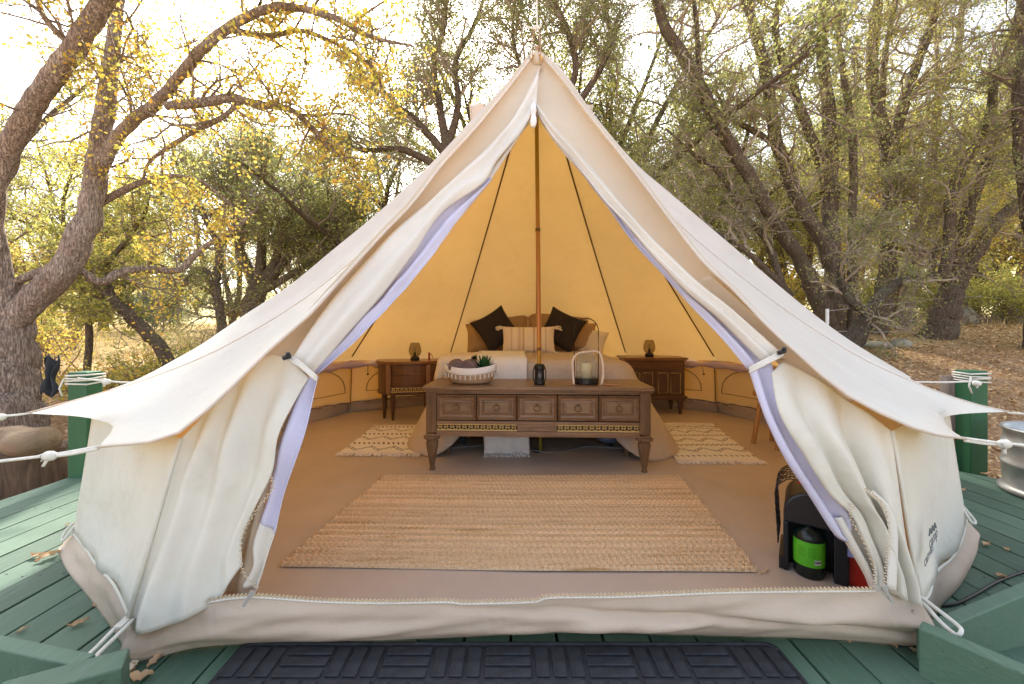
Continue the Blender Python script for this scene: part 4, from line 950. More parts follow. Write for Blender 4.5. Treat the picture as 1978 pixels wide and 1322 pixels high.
# ------------------------------------------------------------------ rugs
t = NT('jute_braid'); vv = t.coord(scale=(.06, 1, 1)); oi = t.new('ShaderNodeObjectInfo'); rowc = t.ramp(oi.outputs['Random'], [(0, (.88, .86, .82)), (.5, (1, 1, .98)), (1, (1.12, 1.12, 1.08))]); v2 = t.coord()
c = t.ramp(t.noise(vv, 46, 3, .7), [(.28, lin((196, 160, 110))), (.48, lin((236, 208, 172))), (.62, lin((222, 190, 148))), (.75, lin((248, 230, 202)))])
c = t.mix(t.ramp(t.noise(v2, 120, 4, .8), [(.30, (.7, .7, .7)), (.5, (0, 0, 0))]), c, lin((150, 112, 72)))
c = t.mix(1.0, c, rowc, 'MULTIPLY')
t.l.new(c, t.b.inputs['Base Color']); t.b.inputs['Roughness'].default_value = .95; t.b.inputs['Specular IOR Level'].default_value = .1
t.bump(t.noise(t.coord(scale=(1, 3, 1)), 240, 4, .7), .5, .004); M['jute'] = t.m
jr = thing('jute_rug', 'large natural jute rug of thick braided rows just inside the door', 'rug', (.06, 2.15, .012))
c4 = [G(540, 1094, .02), G(1464, 1104, .02), G(1312, 920, .02), G(742, 920, .02)]
rows = 38
for r_ in range(rows):
    v0 = (r_ + .5) / rows; A = c4[0].lerp(c4[3], v0); B = c4[1].lerp(c4[2], v0)
    A = A + Vector((rnd(-.006, .006), 0, 0)); B = B + Vector((rnd(-.006, .006), 0, 0)); n = 230; mb = MB(); pw = 1.06 / rows
    verts = []; prof = [(-.52, 0), (-.36, .75), (0, 1), (.36, .75), (.52, 0)]
    for i in range(n + 1):
        u = i / n; p = A.lerp(B, u); ph = i * 1.9 + r_ * 2.1; yw = .006 * math.sin(u * 7 + 1) + .010 * nz(u * 2.5, 1, 1)
        for k, (a, h_) in enumerate(prof):
            hb = .013 * h_ * (1 + .38 * math.sin(ph + (1.6 if a > 0 else -1.6 if a < 0 else 0)))
            verts.append((p.x, p.y + a * pw * (1 + .08 * math.sin(ph)) + yw, .012 + .004 + hb))
    f = [(i * 5 + k, (i + 1) * 5 + k, (i + 1) * 5 + k + 1, i * 5 + k + 1) for i in range(n) for k in range(4)]
    mb.add(verts, f); build('braid', mb, M['jute'], jr, smooth=False, off=jr.location)
mb = MB()
e = c4[1] + Vector((.0, -.01, 0)); mb.tube([e, e + Vector((.03, .012, .0)), e + Vector((.05, .03, -.002))], .003, 5); build('loose_end', mb, M['jute'], jr, off=jr.location)

def woven_rug(label, pts, seed):
    A, B, C_, D_ = pts   # near-left, near-right, far-right, far-left
    cen = (A + B + C_ + D_) / 4; ex = ((B - A) + (C_ - D_)).normalized(); ey = ((D_ - A) + (C_ - B)).normalized()
    ang = math.atan2(ex.y, ex.x); W_ = ((B - A).length + (C_ - D_).length) / 2; L_ = ((D_ - A).length + (C_ - B).length) / 2
    r_ = thing('woven_rug', label, 'rug', (cen.x, cen.y, .012), ang, 'white woven bedside rugs with black pattern')
    inv = r_.matrix_basis.inverted(); inv = (Matrix.Translation((cen.x, cen.y, 0)) @ Matrix.Rotation(ang, 4, 'Z')).inverted()
    a, b, c_, d_ = [inv @ Vector((q_.x, q_.y, 0)) for q_ in pts]
    mb = MB()
    def fn(u, v):
        p = (a.lerp(b, u)).lerp(d_.lerp(c_, u), v); return (p.x, p.y + .006 * nz(u * 6, v * 4, seed), .008 + .003 * math.sin(v * 150) * .4 + .006 * max(0, nz(u * 3, v * 3, seed)))
    mb.grid(fn, 40, 90); build('cloth', mb, M['woven'], r_, smooth=True, solid=.004)
    mb = MB()
    for e0, e1, sg in ((a, b, -1), (d_, c_, 1)):
        n = 46
        for k in range(n + 1):
            p = e0.lerp(e1, k / n)
            for j in range(3):
                dx = rnd(-.012, .012); L1 = rnd(.04, .075)
                mb.tube([(p.x, p.y, .01), (p.x + dx * .5, p.y + sg * L1 * .5, .012 + rnd(0, .004)), (p.x + dx + rnd(-.01, .01), p.y + sg * L1, .003)], [.0045, .0036, .002], 4)
    build('fringe', mb, M['cream_yarn'], r_, kind='stuff')
t = NT('woven_black_white'); vv = t.coord(); sx = t.new('ShaderNodeSeparateXYZ'); t.l.new(vv, sx.inputs[0]); X_, Y_ = sx.outputs[0], sx.outputs[1]
def tri(x_, per): return t.math('PINGPONG', x_, per)
def line(dist, w_): return t.math('LESS_THAN', t.math('ABSOLUTE', dist), w_)
def band(lo, hi): return t.math('MULTIPLY', t.math('GREATER_THAN', Y_, lo), t.math('LESS_THAN', Y_, hi))
tot = None
def addp(x_):
    global tot
    tot = x_ if tot is None else t.math('MAXIMUM', tot, x_)
nzz = t.math('MULTIPLY', t.math('SUBTRACT', t.noise(vv, 18, 3), .5), .02); Yw = t.math('ADD', Y_, nzz)
for lo, hi in ((-.47, -.44), (-.19, -.14), (.11, .16), (.38, .42)):       # rows of short ticks
    tick = t.math('LESS_THAN', tri(t.math('ADD', X_, t.math('MULTIPLY', Y_, .35)), .020), .0075); addp(t.math('MULTIPLY', tick, band(lo, hi)))
for cy_, amp in ((-.32, .09), (-.02, .09), (.27, .09), (.46, .05)):                    # zigzags
    for o_ in (0, .028):
        z_ = t.math('SUBTRACT', t.math('SUBTRACT', Yw, cy_ - amp / 2 + o_), t.math('MULTIPLY', tri(X_, .09), amp / .09)); addp(t.math('MULTIPLY', line(z_, .0055), band(cy_ - .07, cy_ + .08)))
brk = t.ramp(t.noise(vv, 55, 3, .7), [(.36, (0, 0, 0)), (.42, (1, 1, 1))])
base = t.ramp(t.noise(t.coord(scale=(.1, 1, 1)), 70, 4, .7), [(.3, lin((226, 218, 212))), (.7, lin((248, 246, 244)))])
c = t.mix(t.math('MULTIPLY', tot, brk), base, lin((78, 68, 66)))
t.l.new(c, t.b.inputs['Base Color']); t.b.inputs['Roughness'].default_value = 1; t.bump(t.noise(t.coord(scale=(.3, 1, 1)), 200, 4, .7), .8, .006); M['woven'] = t.m
M['cream_yarn'] = simple('cream_yarn', (236, 226, 214), 1, .1, 40)
woven_rug('white woven rug with black zigzags on the floor left of the bed', [G(655, 880), G(812, 882), G(835, 828), G(722, 828)], 1)
woven_rug('white woven rug with black zigzags on the floor right of the bed', [G(1306, 896), G(1470, 896), G(1378, 824), G(1262, 824)], 2)

# doormat
dm = thing('doormat', 'black rubber doormat with a parquet block pattern on the deck', 'doormat', (-.01, .88, .002))
mw, ml = .80, .37
mb = MB(); r_ = .03; out = []
for (cx_, cy_, a0) in ((mw - r_, ml - r_, 0), (-mw + r_, ml - r_, 90), (-mw + r_, -ml + r_, 180), (mw - r_, -ml + r_, 270)):
    for k in range(5): a = R(a0 + 22.5 * k); out.append((cx_ + r_ * math.cos(a), cy_ + r_ * math.sin(a)))
mb.prism(out, 0, .007); build('mat_base', mb, M['rubber'], dm, bevel=.002)
mb = MB(); pts = [(x_ * .985, y_ * .97, .007) for x_, y_ in out]; mb.tube(pts + [pts[0]], .006, 6); build('mat_rim', mb, M['rubber'], dm, smooth=True)
tile = .1435; nb_ = 3; mesh = {}
x0, y0 = -mw + .045, -ml + .035; TY = .117
for i in range(11):
    for j in range(6):
        tx, ty = x0 - .035 + tile * (i + .5), y0 - .018 + TY * (j + .5)
        vert = (i + j) % 2
        for k in range(nb_):
            o_ = (k - 1)
            if vert: dx, dy, sz = o_ * tile / nb_, 0, (tile / nb_ - .011, TY - .014, .006)
            else: dx, dy, sz = 0, o_ * TY / nb_, (tile - .014, TY / nb_ - .010, .006)
            key = vert
            if key not in mesh:
                mb = MB(); mb.box((0, 0, .003), sz); o = build('tread_bar', mb, M['rubber'], dm, bevel=.0025); mesh[key] = o
            else:
                o = mesh[key].copy(); col.objects.link(o); o.parent = dm
            o.location = (tx + dx, ty + dy, .0065)

# ------------------------------------------------------------------ heater
ht = thing('gas_heater', 'black and red portable gas heater with a green labelled propane bottle inside the door', 'heater', (1.17, 1.60, .012), R(-35))
blk = simple('heater_black', (26, 29, 36), .38, .2, 10); red = simple('heater_red', (170, 34, 22), .4, .15, 10)
def arch(w_, h_, r_, n=8):
    o = [(-w_ / 2, 0), (w_ / 2, 0)]
    for k in range(n + 1): a = math.pi / 2 * k / n; o.append((w_ / 2 - r_ + r_ * math.cos(a), h_ - r_ + r_ * math.sin(a)))
    for k in range(n + 1): a = math.pi / 2 + math.pi / 2 * k / n; o.append((-w_ / 2 + r_ + r_ * math.cos(a), h_ - r_ + r_ * math.sin(a)))
    return o
def ext(mb, out, y0, y1):
    n = len(out); v = [(x_, y0, z_) for x_, z_ in out] + [(x_, y1, z_) for x_, z_ in out]
    mb.add(v, [tuple(range(n)), tuple(range(2 * n - 1, n - 1, -1))] + [(i, n + i, n + (i + 1) % n, (i + 1) % n) for i in range(n)])
# side shell with an open bay for the bottle: hood, two cheeks, back
mb = MB(); ho = arch(.20, .315, .085); ho = [(x_, z_) for x_, z_ in ho if z_ > .19]; ho = [(-.10, .19), (.10, .19)] + ho; ext(mb, ho, -.05, .17); build('hood', mb, blk, ht, bevel=.008)
mb = MB(); mb.box((-.092, .06, .095), (.018, .22, .19)); build('side_shell', mb, blk, ht, bevel=.005)
mb = MB(); mb.box((.078, .06, .095), (.045, .22, .19)); build('side_shell', mb, blk, ht, bevel=.005)
mb = MB(); mb.box((-.01, .10, .095), (.16, .14, .19)); build('back_shell', mb, simple('bay_black', (12, 13, 16), .6), ht)
mb = MB(); mb.sphere((.075, -.05, .205), .014, 10, 6, (1, .6, 1)); mb.box((-.105, .05, .03), (.02, .2, .05)); build('foot', mb, blk, ht)
mb = MB(); ro = arch(.08, .30, .03); ext(mb, [(x_ + .135, z_) for x_, z_ in ro], -.03, .17); mb.sphere((.0, .10, .305), .045, 12, 6, (1.3, 1.2, .5)); build('reflector_housing', mb, red, ht, bevel=.006)
mb = MB(); mb.tube([(-.02, .05, .31), (.0, .05, .35), (.06, .05, .352), (.09, .05, .30)], .011, 8); build('handle', mb, blk, ht, smooth=True)
mb = MB(); mb.box((.104, -.052, .15), (.018, .003, .07)); build('rating_label', mb, simple('grey_label', (130, 140, 190), .5), ht)
mb = MB()
arc = [(-.105 - .045 * math.sin(t_) , y_, .06 + .25 * (1 - math.cos(t_)) / 2 * 1.05) for t_ in [0] for y_ in [0]]
def gp_(s, y_):   # guard surface bulging left of the shell
    t_ = math.pi * .62 * s; return Vector((-.118 - .012 * math.sin(t_) + .085 * max(0, s - .55) ** 1.2 * 2, y_, .10 + .26 * math.sin(math.pi / 2 * min(1, s * 1.02))))
for k in range(7):
    y_ = -.05 + .035 * k; mb.tube([gp_(s, y_ + .006 * math.sin(s * 30 + k * 3)) for s in np.linspace(0, 1, 16)], .0022, 4)
for s in np.linspace(0, 1, 13): mb.tube([gp_(s + .012 * math.sin(y_ * 80), y_) for y_ in np.linspace(-.05, .16, 8)], .0022, 4)
build('wire_guard', mb, M['black'], ht)
pb = thing('propane_bottle', 'small propane bottle with a bright green label in the heater bay', 'gas bottle', (1.140, 1.590, .012), R(-35)); pb.scale = (1, 1, .93)
mb = MB(); mb.lathe([(0, 0), (.046, .002), (.050, .012), (.050, .155), (.046, .175), (.034, .190), (.016, .197), (.016, .205), (0, .205)], 28); build('body', mb, simple('bottle_green', (14, 30, 28), .3), pb, smooth=True)
mb = MB(); mb.lathe([(.0508, .052), (.0508, .150)], 40); lb = build('label', mb, simple('green_label', (92, 190, 40), .45, .08), pb, smooth=True)
mb = MB()
for k in range(6):
    for s0, s1 in ((-2.3, -1.75), (-1.65, -1.1)): 
        a = [(.0512 * math.cos(t_), .0512 * math.sin(t_), .128 - k * .007) for t_ in np.linspace(s0, s1 - rnd(0, .15), 6)]; mb.tube(a, .0006, 4)
build('small_print', mb, simple('label_print', (52, 120, 30), .5), lb)
mb = MB(); v = [(.0514 * math.cos(t_), .0514 * math.sin(t_), z_) for t_ in np.linspace(-1.25, -.80, 6) for z_ in (.066, .084)]; mb.add(v, [(2 * i, 2 * i + 2, 2 * i + 3, 2 * i + 1) for i in range(5)]); build('barcode_patch', mb, simple('paper_white', (222, 226, 228), .6), lb)
mb = MB()
for k in range(9): t_ = -1.21 + k * .046; mb.tube([(.0518 * math.cos(t_), .0518 * math.sin(t_), .070), (.0518 * math.cos(t_), .0518 * math.sin(t_), .081)], .0004 + .0004 * (k % 3 == 0), 4)
build('barcode', mb, M['black'], lb)
mb = MB(); mb.lathe([(0, .205), (.013, .205), (.013, .222), (.009, .225), (.009, .235), (0, .235)], 12); build('valve', mb, M['steel'], pb, smooth=True)

# wooden stool half hidden by the right door
st = thing('stool', 'pale wooden stool mostly hidden behind the right door flap', 'stool', (2.13, 3.36, .01), R(20))
pine = wood('pine', (176, 124, 70), (206, 156, 98), .5, 'Z')
mb = MB(); mb.lathe([(0, .40), (.15, .40), (.155, .41), (.15, .43), (0, .43)], 24); build('seat', mb, pine, st, smooth=False)
for a in (0, 90, 180, 270):
    mb = MB(); a = R(a + 45); mb.tube([(.09 * math.cos(a), .09 * math.sin(a), .40), (.15 * math.cos(a), .15 * math.sin(a), 0)], .018, 8); build('leg', mb, pine, st)

# ------------------------------------------------------------------ posts, rails, tub, logs
def post(label, x_, y_, w_, ztop, rz, grp):
    p_ = thing('deck_post', label, 'post', (x_, y_, 0), rz, grp)
    mb = MB(); mb.box((0, 0, (ztop - .36) / 2), (w_, w_, ztop + .36)); build('post_body', mb, M['post_green'], p_, bevel=.005)
    mb = MB()
    for k in range(4):
        z_ = ztop - .022 - k * .017; h_ = w_ / 2 + .007; s_ = [(-h_, -h_, z_), (h_, -h_, z_ + .005 * (-1) ** k), (h_, h_, z_), (-h_, h_, z_ + .004), (-h_, -h_, z_)]; mb.tube(resample(s_, 17) if 0 else s_, .0058, 6)
    mb.tube([(-w_ / 2 - .01, -w_ / 2 - .012, ztop - .04), (-w_ / 2 - .03, -w_ / 2 - .02, ztop - .10), (-w_ / 2 - .012, -w_ / 2 - .02, ztop - .15)], .005, 6)
    build('rope_lashing', mb, M['rope'], p_, smooth=True); return p_
post('square green deck post at the left with white rope wound round its top', -2.80, 2.72, .115, .675, R(4), 'green posts at the deck edge')
post('square green deck post at the right between two grey weathered posts', 3.17, 2.86, .11, .67, R(-4), 'green posts at the deck edge')
gw = 'grey weathered posts flanking the right green post'
for lb, x_, y_, zt in (('grey weathered post just left of the right green post', 3.13, 2.96, .62), ('grey weathered post just right of the right green post, behind the tub', 3.36, 3.0, .63)):
    mb = MB(); mb.tube([(0, 0, -.36), (0.005, 0, .1), (0, .003, zt)], [.055, .052, .05], 9)
    o = build('weathered_post', mb, M['oldwood'], smooth=True); o.location = (x_, y_, 0); tag(o, lb, 'post', gw)
tub = thing('metal_tub', 'round ribbed galvanised metal tub on the right edge of the deck', 'tub', (3.17, 2.30, 0))
gm = NT('galvanised'); vv = gm.coord(); c = gm.ramp(gm.noise(vv, 6, 5, .6), [(.3, lin((150, 152, 152))), (.7, lin((196, 198, 196)))]); gm.l.new(c, gm.b.inputs['Base Color']); gm.b.inputs['Metallic'].default_value = .75; gm.b.inputs['Roughness'].default_value = .42; gm.bump(gm.noise(vv, 20, 4), .15, .01)
mb = MB(); mb.lathe([(0, .02), (.285, .02), (.30, 0), (.312, .006), (.315, .02), (.300, .034), (.292, .045), (.296, .15), (.302, .16), (.302, .175), (.294, .185), (.292, .27), (.299, .28), (.299, .295), (.290, .305), (.288, .35), (.298, .365), (.290, .376), (.278, .366), (.276, .25), (.27, .06), (0, .05)], 48); build('shell', mb, gm.m, tub, smooth=True)
mb = MB(); mb.lathe([(.298, .363), (.303, .371), (.298, .379), (.290, .376)], 48); build('rim', mb, gm.m, tub, smooth=True)
def beam(name, a, b, w_, h_, mat, parent):   # a, b: top edge ends (facing side), width to the back, height down
    a, b = Vector(a), Vector(b); d_ = (b - a).normalized(); n_ = Vector((-d_.y, d_.x, 0)).normalized() * w_; dn = Vector((0, 0, -h_))
    mb = MB(); mb.hexa([a + dn, b + dn, b + dn + n_, a + n_ + dn], [a, b, b + n_, a + n_]); return build(name, mb, mat, parent, bevel=.004)
g_r = 'green painted step rails in the front corners'
rl = thing('step_rail', 'green painted plank rail meeting a beam in the lower left corner', 'rail', (-1.1, .9, 0), 0, g_r)
beam('upper_plank', P(-260, 1200, 1.10) - rl.location, P(147, 1287, .93) - rl.location, .038, .19, M['deck'], rl)
beam('lower_beam', P(-30, 1366, .80) - rl.location, P(236, 1290, .905) - rl.location, .07, .10, M['deck'], rl)
rr = thing('step_rail', 'green painted plank rail and beam crossing in the lower right corner', 'rail', (1.2, 1.0, 0), 0, g_r)
beam('lower_beam', P(1774, 1212, 1.09) - rr.location, P(2140, 1372, .86) - rr.location, .045, .13, M['deck'], rr)
beam('upper_plank', P(1800, 1226, 1.16) - rr.location, P(2240, 1040, 1.40) - rr.location, .038, .16, M['deck'], rr)
# logs at left
mb = MB(); mb.lathe([(0, .0), (.27, 0), (.265, .2), (.25, .42), (.235, .44), (0, .45)], 26); 
rg = []
for p in mb.v:
    a = math.atan2(p[1], p[0]); k = 1 + .05 * math.sin(a * 9) + .03 * math.sin(a * 23 + 1); rg.append((p[0] * k, p[1] * k, p[2]))
mb.v = rg; o = build('tree_stump', mb, wood('stump_bark', (74, 58, 46), (140, 116, 94), .95, 'Z', 5, .8), smooth=True); o.location = (-3.62, 3.06, -.36); tag(o, 'short sawn stump of split bark standing beside the deck under a log', 'stump')
mb = MB(); n = 20; pts = [(-.75 + 1.0 * k / 12, .05 * math.sin(k), .018 * math.sin(k * 1.7)) for k in range(13)]; mb.tube(pts, [.12 + .016 * math.sin(k * 1.3) for k in range(13)], 16)
mb.v = [(x_, y_, z_ * (.75)) for x_, y_, z_ in mb.v]
o = build('log', mb, simple('log_bark', (138, 118, 94), .95, .35, 6, .9, 18, sc=(.4, 1, 1), bd=.02), smooth=True); o.location = (-3.55, 2.98, .155); tag(o, 'thick pale barked log lying across the stump beside the deck', 'log')
# thin black cable on the right of the deck
mb = MB(); mb.tube(resample([G(1790, 1170, .006), G(1840, 1168, .006), G(1880, 1150, .006), G(1930, 1122, .006), G(2000, 1098, .006), G(2100, 1080, .006)], 40), .005, 6)
tag(build('cable', mb, M['black'], smooth=True), 'thin black cable snaking over the green deck boards at the right', 'cable')
# fallen leaves on the deck, each its own
dl = leafmat('dry_leaf', [(150, 104, 70), (186, 142, 104), (206, 176, 140), (122, 80, 54)], .2)
def curl_leaf(sz, seed):
    mb = MB(); n = 8
    def fn(u, v):
        w_ = math.sin(math.pi * min(1, u * 1.02)) * (.32 + .10 * math.sin(u * 22)) ; x_ = (u - .5) * sz; y_ = (v - .5) * sz * w_ * 1.5
        return (x_, y_, sz * (.10 * math.sin(u * 3 + seed) ** 2 + .5 * (v - .5) ** 2 + .04 * math.sin(u * 12 + seed)) + .003)
    mb.grid(fn, 10, 4); return mb
spots = [(92, 1078, .07), (70, 1076, .05), (150, 1208, .045), (44, 1219, .025), (250, 1300, .05), (268, 1312, .055), (300, 1279, .04), (1800, 1052, 0), (1880, 1050, .035), (1905, 1054, .045), (1946, 1064, .03), (1936, 1116, .04), (1906, 918, .05), (1862, 948, .03), (158, 1110, .03), (130, 1015, .02), (180, 1172, .02), (245, 1292, .045), (1770, 1262, .03), (1725, 1248, .03), (1640, 1240, .025)]
names = ['beside the left skirt corner', 'on the left boards', 'near the lower left loop', 'small one far left', 'by the front left corner', 'curled by the front left corner', 'under the front left corner', '', 'pale by the right skirt', 'light by the right skirt', 'tiny at far right', 'near the black cable', 'at the foot of the right post', 'small by the metal tub',
         'by the left skirt', 'tiny on the left', 'tiny by the left wall', 'by the peg tab', 'by the right front corner', 'before the threshold at right', 'small before the threshold']
for k, ((px, py, sz), nm) in enumerate(zip(spots, names)):
    if not sz: continue
    o = build('fallen_leaf', curl_leaf(sz * 1.15, k), dl, smooth=True); o.location = G(px, py, .003); o.rotation_euler = (rnd(-.2, .2), rnd(-.2, .2), rnd(0, 6)); tag(o, 'dry brown fallen leaf on the green deck, ' + nm, 'leaf', 'fallen leaves on the deck')

# ------------------------------------------------------------------ trees
def mesh_np(name, v, f, m, parent=None, kind=None, smooth=False):
    v = np.asarray(v, np.float32); f = np.asarray(f, np.int32); k = f.shape[1]
    me = bpy.data.meshes.new(name); me.vertices.add(len(v)); me.vertices.foreach_set('co', v.ravel())
    me.loops.add(f.size); me.loops.foreach_set('vertex_index', f.ravel()); me.polygons.add(len(f))
    me.polygons.foreach_set('loop_start', np.arange(0, f.size, k, dtype=np.int32)); me.polygons.foreach_set('loop_total', np.full(len(f), k, np.int32))
    me.update(calc_edges=True)
    if smooth: me.shade_smooth()
    o = link(name, me, m, parent)
    if kind: o['kind'] = kind
    return o
rs = np.random.RandomState(11)
def unit(a): return a / (np.linalg.norm(a, axis=-1, keepdims=True) + 1e-9)
def batch_tubes(P_, R_, n):      # P_ (m,k,3), R_ (m,k)
    m, k, _ = P_.shape; t = unit(np.gradient(P_, axis=1)); ref = np.zeros_like(t); ref[..., 2] = 1; bad = abs(t[..., 2]) > .9; ref[bad] = (1, 0, 0)
    a = unit(np.cross(t, ref)); b = np.cross(t, a); th = np.linspace(0, 2 * math.pi, n, endpoint=False)
    v = P_[:, :, None, :] + R_[:, :, None, None] * (a[:, :, None, :] * np.cos(th)[None, None, :, None] + b[:, :, None, :] * np.sin(th)[None, None, :, None])
    base = (np.arange(m) * k * n)[:, None, None]; i = np.arange(k - 1)[None, :, None]; j = np.arange(n)[None, None, :]; j2 = (j + 1) % n
    f = np.stack([base + i * n + j, base + i * n + j2, base + (i + 1) * n + j2, base + (i + 1) * n + j], -1)
    return v.reshape(-1, 3), f.reshape(-1, 4)
def leaves_mesh(name, pos, size, m, parent, lobed=False, flat=0.3):
    N_ = len(pos); ax = unit(rs.normal(size=(N_, 3)) + np.array([0, 0, -.1])); nn = unit(rs.normal(size=(N_, 3)) + np.array([0, 0, flat])); sd_ = unit(np.cross(ax, nn)); nn = np.cross(sd_, ax)
    s = (size * rs.uniform(.6, 1.25, N_))[:, None]
    if lobed: shp = [(0, 0, 0), (.22, .14, .04), (.30, .36, .10), (.5, .22, .03), (.72, .34, .08), (.82, .14, 0), (1.0, 0, -.06), (.82, -.14, 0), (.70, -.34, .08), (.5, -.22, .03), (.32, -.36, .10), (.2, -.14, .04)]
    else: shp = [(0, 0, 0), (.5, .27, .08), (1, 0, 0), (.5, -.27, .08)]
    v = np.stack([pos + s * (ax * a + sd_ * b + nn * c) for a, b, c in shp], 1)
    k = len(shp); f = np.arange(N_ * k).reshape(N_, k)
    return mesh_np(name, v.reshape(-1, 3), f, m, parent, 'stuff')
def walk(p, d, L, k, wig, up):
    pts = [p]; d = d / (np.linalg.norm(d) + 1e-9); st = L / (k - 1)
    for _ in range(k - 1):
        d = d + rs.normal(size=3) * wig; d[2] += up; d = d / (np.linalg.norm(d) + 1e-9); pts.append(pts[-1] + d * st)
    return np.array(pts)
def pick(pts, rad, t):
    s = t * (len(pts) - 1); i = min(int(s), len(pts) - 2); fr = s - i
    tg = pts[i + 1] - pts[i]; return pts[i] * (1 - fr) + pts[i + 1] * fr, tg / (np.linalg.norm(tg) + 1e-9), rad[i] * (1 - fr) + rad[i + 1] * fr
class Tree:
    def __init__(s): s.tw = {}; s.lf = []
    def kids(s, pts, rad, lv, cfg, L0):
        n = cfg['n'][lv]; n = int(n * rs.uniform(.8, 1.2) + .5)
        last = lv == len(cfg['n']) - 1
        for _ in range(n):
            t = rs.uniform(cfg.get('t0', .25) if lv == 0 else .15, 1.0); p, tg, r = pick(pts, rad, t)
            pr = rs.normal(size=3); pr -= pr.dot(tg) * tg; pr /= np.linalg.norm(pr) + 1e-9
            d = tg * cfg['fwd'] + pr + np.array([0, 0, cfg['up0']])
            L = L0 * cfg['ls'][lv] * rs.uniform(.55, 1.25) * (1.15 - .5 * t)
            r0 = min(r * .62, cfg['rm'][lv] * rs.uniform(.7, 1.3)); k = 6 if lv < 2 else 5
            q_ = walk(p, d, L, k, cfg['wig'], cfg['up'] * (1 if lv < 1 else .6)); rr = np.linspace(r0, max(r0 * .35, .0016), k)
            s.tw.setdefault((k, 5 if r0 > .02 else 3), []).append((q_, rr))
            if last:
                m = cfg['leaf']; m = int(m) + (rs.uniform() < m % 1)
                if rs.uniform() < cfg.get('bare', 0): m = 0
                if m:
                    tt = rs.uniform(.25, 1, m); idx = tt * (k - 1); i0 = np.minimum(idx.astype(int), k - 2); f_ = (idx - i0)[:, None]
                    s.lf.append(q_[i0] * (1 - f_) + q_[i0 + 1] * f_ + rs.normal(size=(m, 3)) * cfg['spread'])
            else: s.kids(q_, rr, lv + 1, cfg, L)
    def finish(s, root, barkm, leafm, lsize, lobed=False, off=np.zeros(3)):
        vs_, fs, o = [], [], 0
        for (k, n), l in s.tw.items():
            v, f = batch_tubes(np.stack([a for a, b in l]), np.stack([b for a, b in l]), n); vs_.append(v - off); fs.append(f + o); o += len(v)
        if vs_: mesh_np('twigs', np.vstack(vs_), np.vstack(fs), barkm, root, 'stuff')
        if s.lf: leaves_mesh('leaves', np.vstack(s.lf) - off, lsize, leafm, root, lobed)
M['bark_oak'] = bark('oak_bark', (122, 106, 98), (198, 180, 166), (212, 200, 186), 11, 1.0)
M['bark_dark'] = bark('live_oak_bark', (80, 68, 60), (138, 122, 106), (122, 118, 96), 12, .9)
M['bark_twig'] = simple('twig_bark', (134, 118, 104), .95, .35, 9)
M['bark_twig2'] = simple('grey_twig', (164, 150, 134), .95, .35, 9)
M['lf_yellow'] = leafmat('yellow_oak_leaf', [(160, 158, 66), (216, 200, 84), (240, 212, 104), (220, 168, 78), (188, 188, 88), (230, 216, 124)], .6)
M['lf_olive'] = leafmat('live_oak_leaf', [(104, 112, 68), (136, 144, 88), (170, 172, 100), (126, 134, 90), (202, 196, 120), (152, 158, 106)], .55)
M['lf_green'] = leafmat('green_leaf', [(130, 140, 70), (178, 178, 86), (212, 202, 104), (146, 158, 92), (226, 210, 118)], .6)
def limb_px(name, pts, D, wpx, barkm, root, off, base=False, n=None, sides=14, wob=.035):
    """a stem from photo pixels at its own distance; D number or list, wpx first/last width in photo pixels"""
    k = len(pts); Ds = [D] * k if np.isscalar(D) else list(np.interp(np.linspace(0, 1, k), np.linspace(0, 1, len(D)), D))
    p3 = [P(x, y, d) for (x, y), d in zip(pts, Ds)]
    n = n or max(10, 5 * k); c = resample(p3, n)
    w0 = np.interp(np.linspace(0, 1, n), np.linspace(0, 1, len(wpx)), wpx); dd = np.interp(np.linspace(0, 1, n), np.linspace(0, 1, k), Ds)
    xs_ = np.array([(p[0] / p[1]) for p in c]); cs = 1 / np.sqrt(1 + xs_ ** 2); rad = w0 * dd / F / 2 * (cs if dd[0] < 6 else cs ** .4)
    jit = np.array([[nz(i * .45, 1.3, x_) for x_ in (1, 2, 3)] for i in range(n)]) * rad[:, None] * .22; c = c + jit
    rad = rad * (1 + wob * np.array([nz(i * .35, pts[0][0] * .01, 4) for i in range(n)]))
    mb = MB()
    if rad.max() > .05:
        c2 = resample(c, n * 3); r2 = np.interp(np.linspace(0, 1, n * 3), np.linspace(0, 1, n), rad); ns_ = 26; mb.tube(c2 - off, r2, ns_); vv_ = []
        for k_, p in enumerate(mb.v):
            i_ = min(k_ // ns_, n * 3 - 1); o_ = np.array(p) - (c2[i_] - off); a_ = (k_ % ns_) / ns_ * 2 * math.pi
            h = .10 * nz(math.cos(a_) * 2.2, math.sin(a_) * 2.2, i_ * .22) + .055 * nz(math.cos(a_) * 7, math.sin(a_) * 7, i_ * .35 + 5) + .03 * nz(math.cos(a_) * 15, math.sin(a_) * 15, i_ * .8)
            vv_.append(tuple(c2[i_] - off + o_ * (1 + h * 1.4)))
        mb.v = vv_
    else: mb.tube(c - off, rad, sides)
    build(name, mb, barkm, root, smooth=True); return c, rad
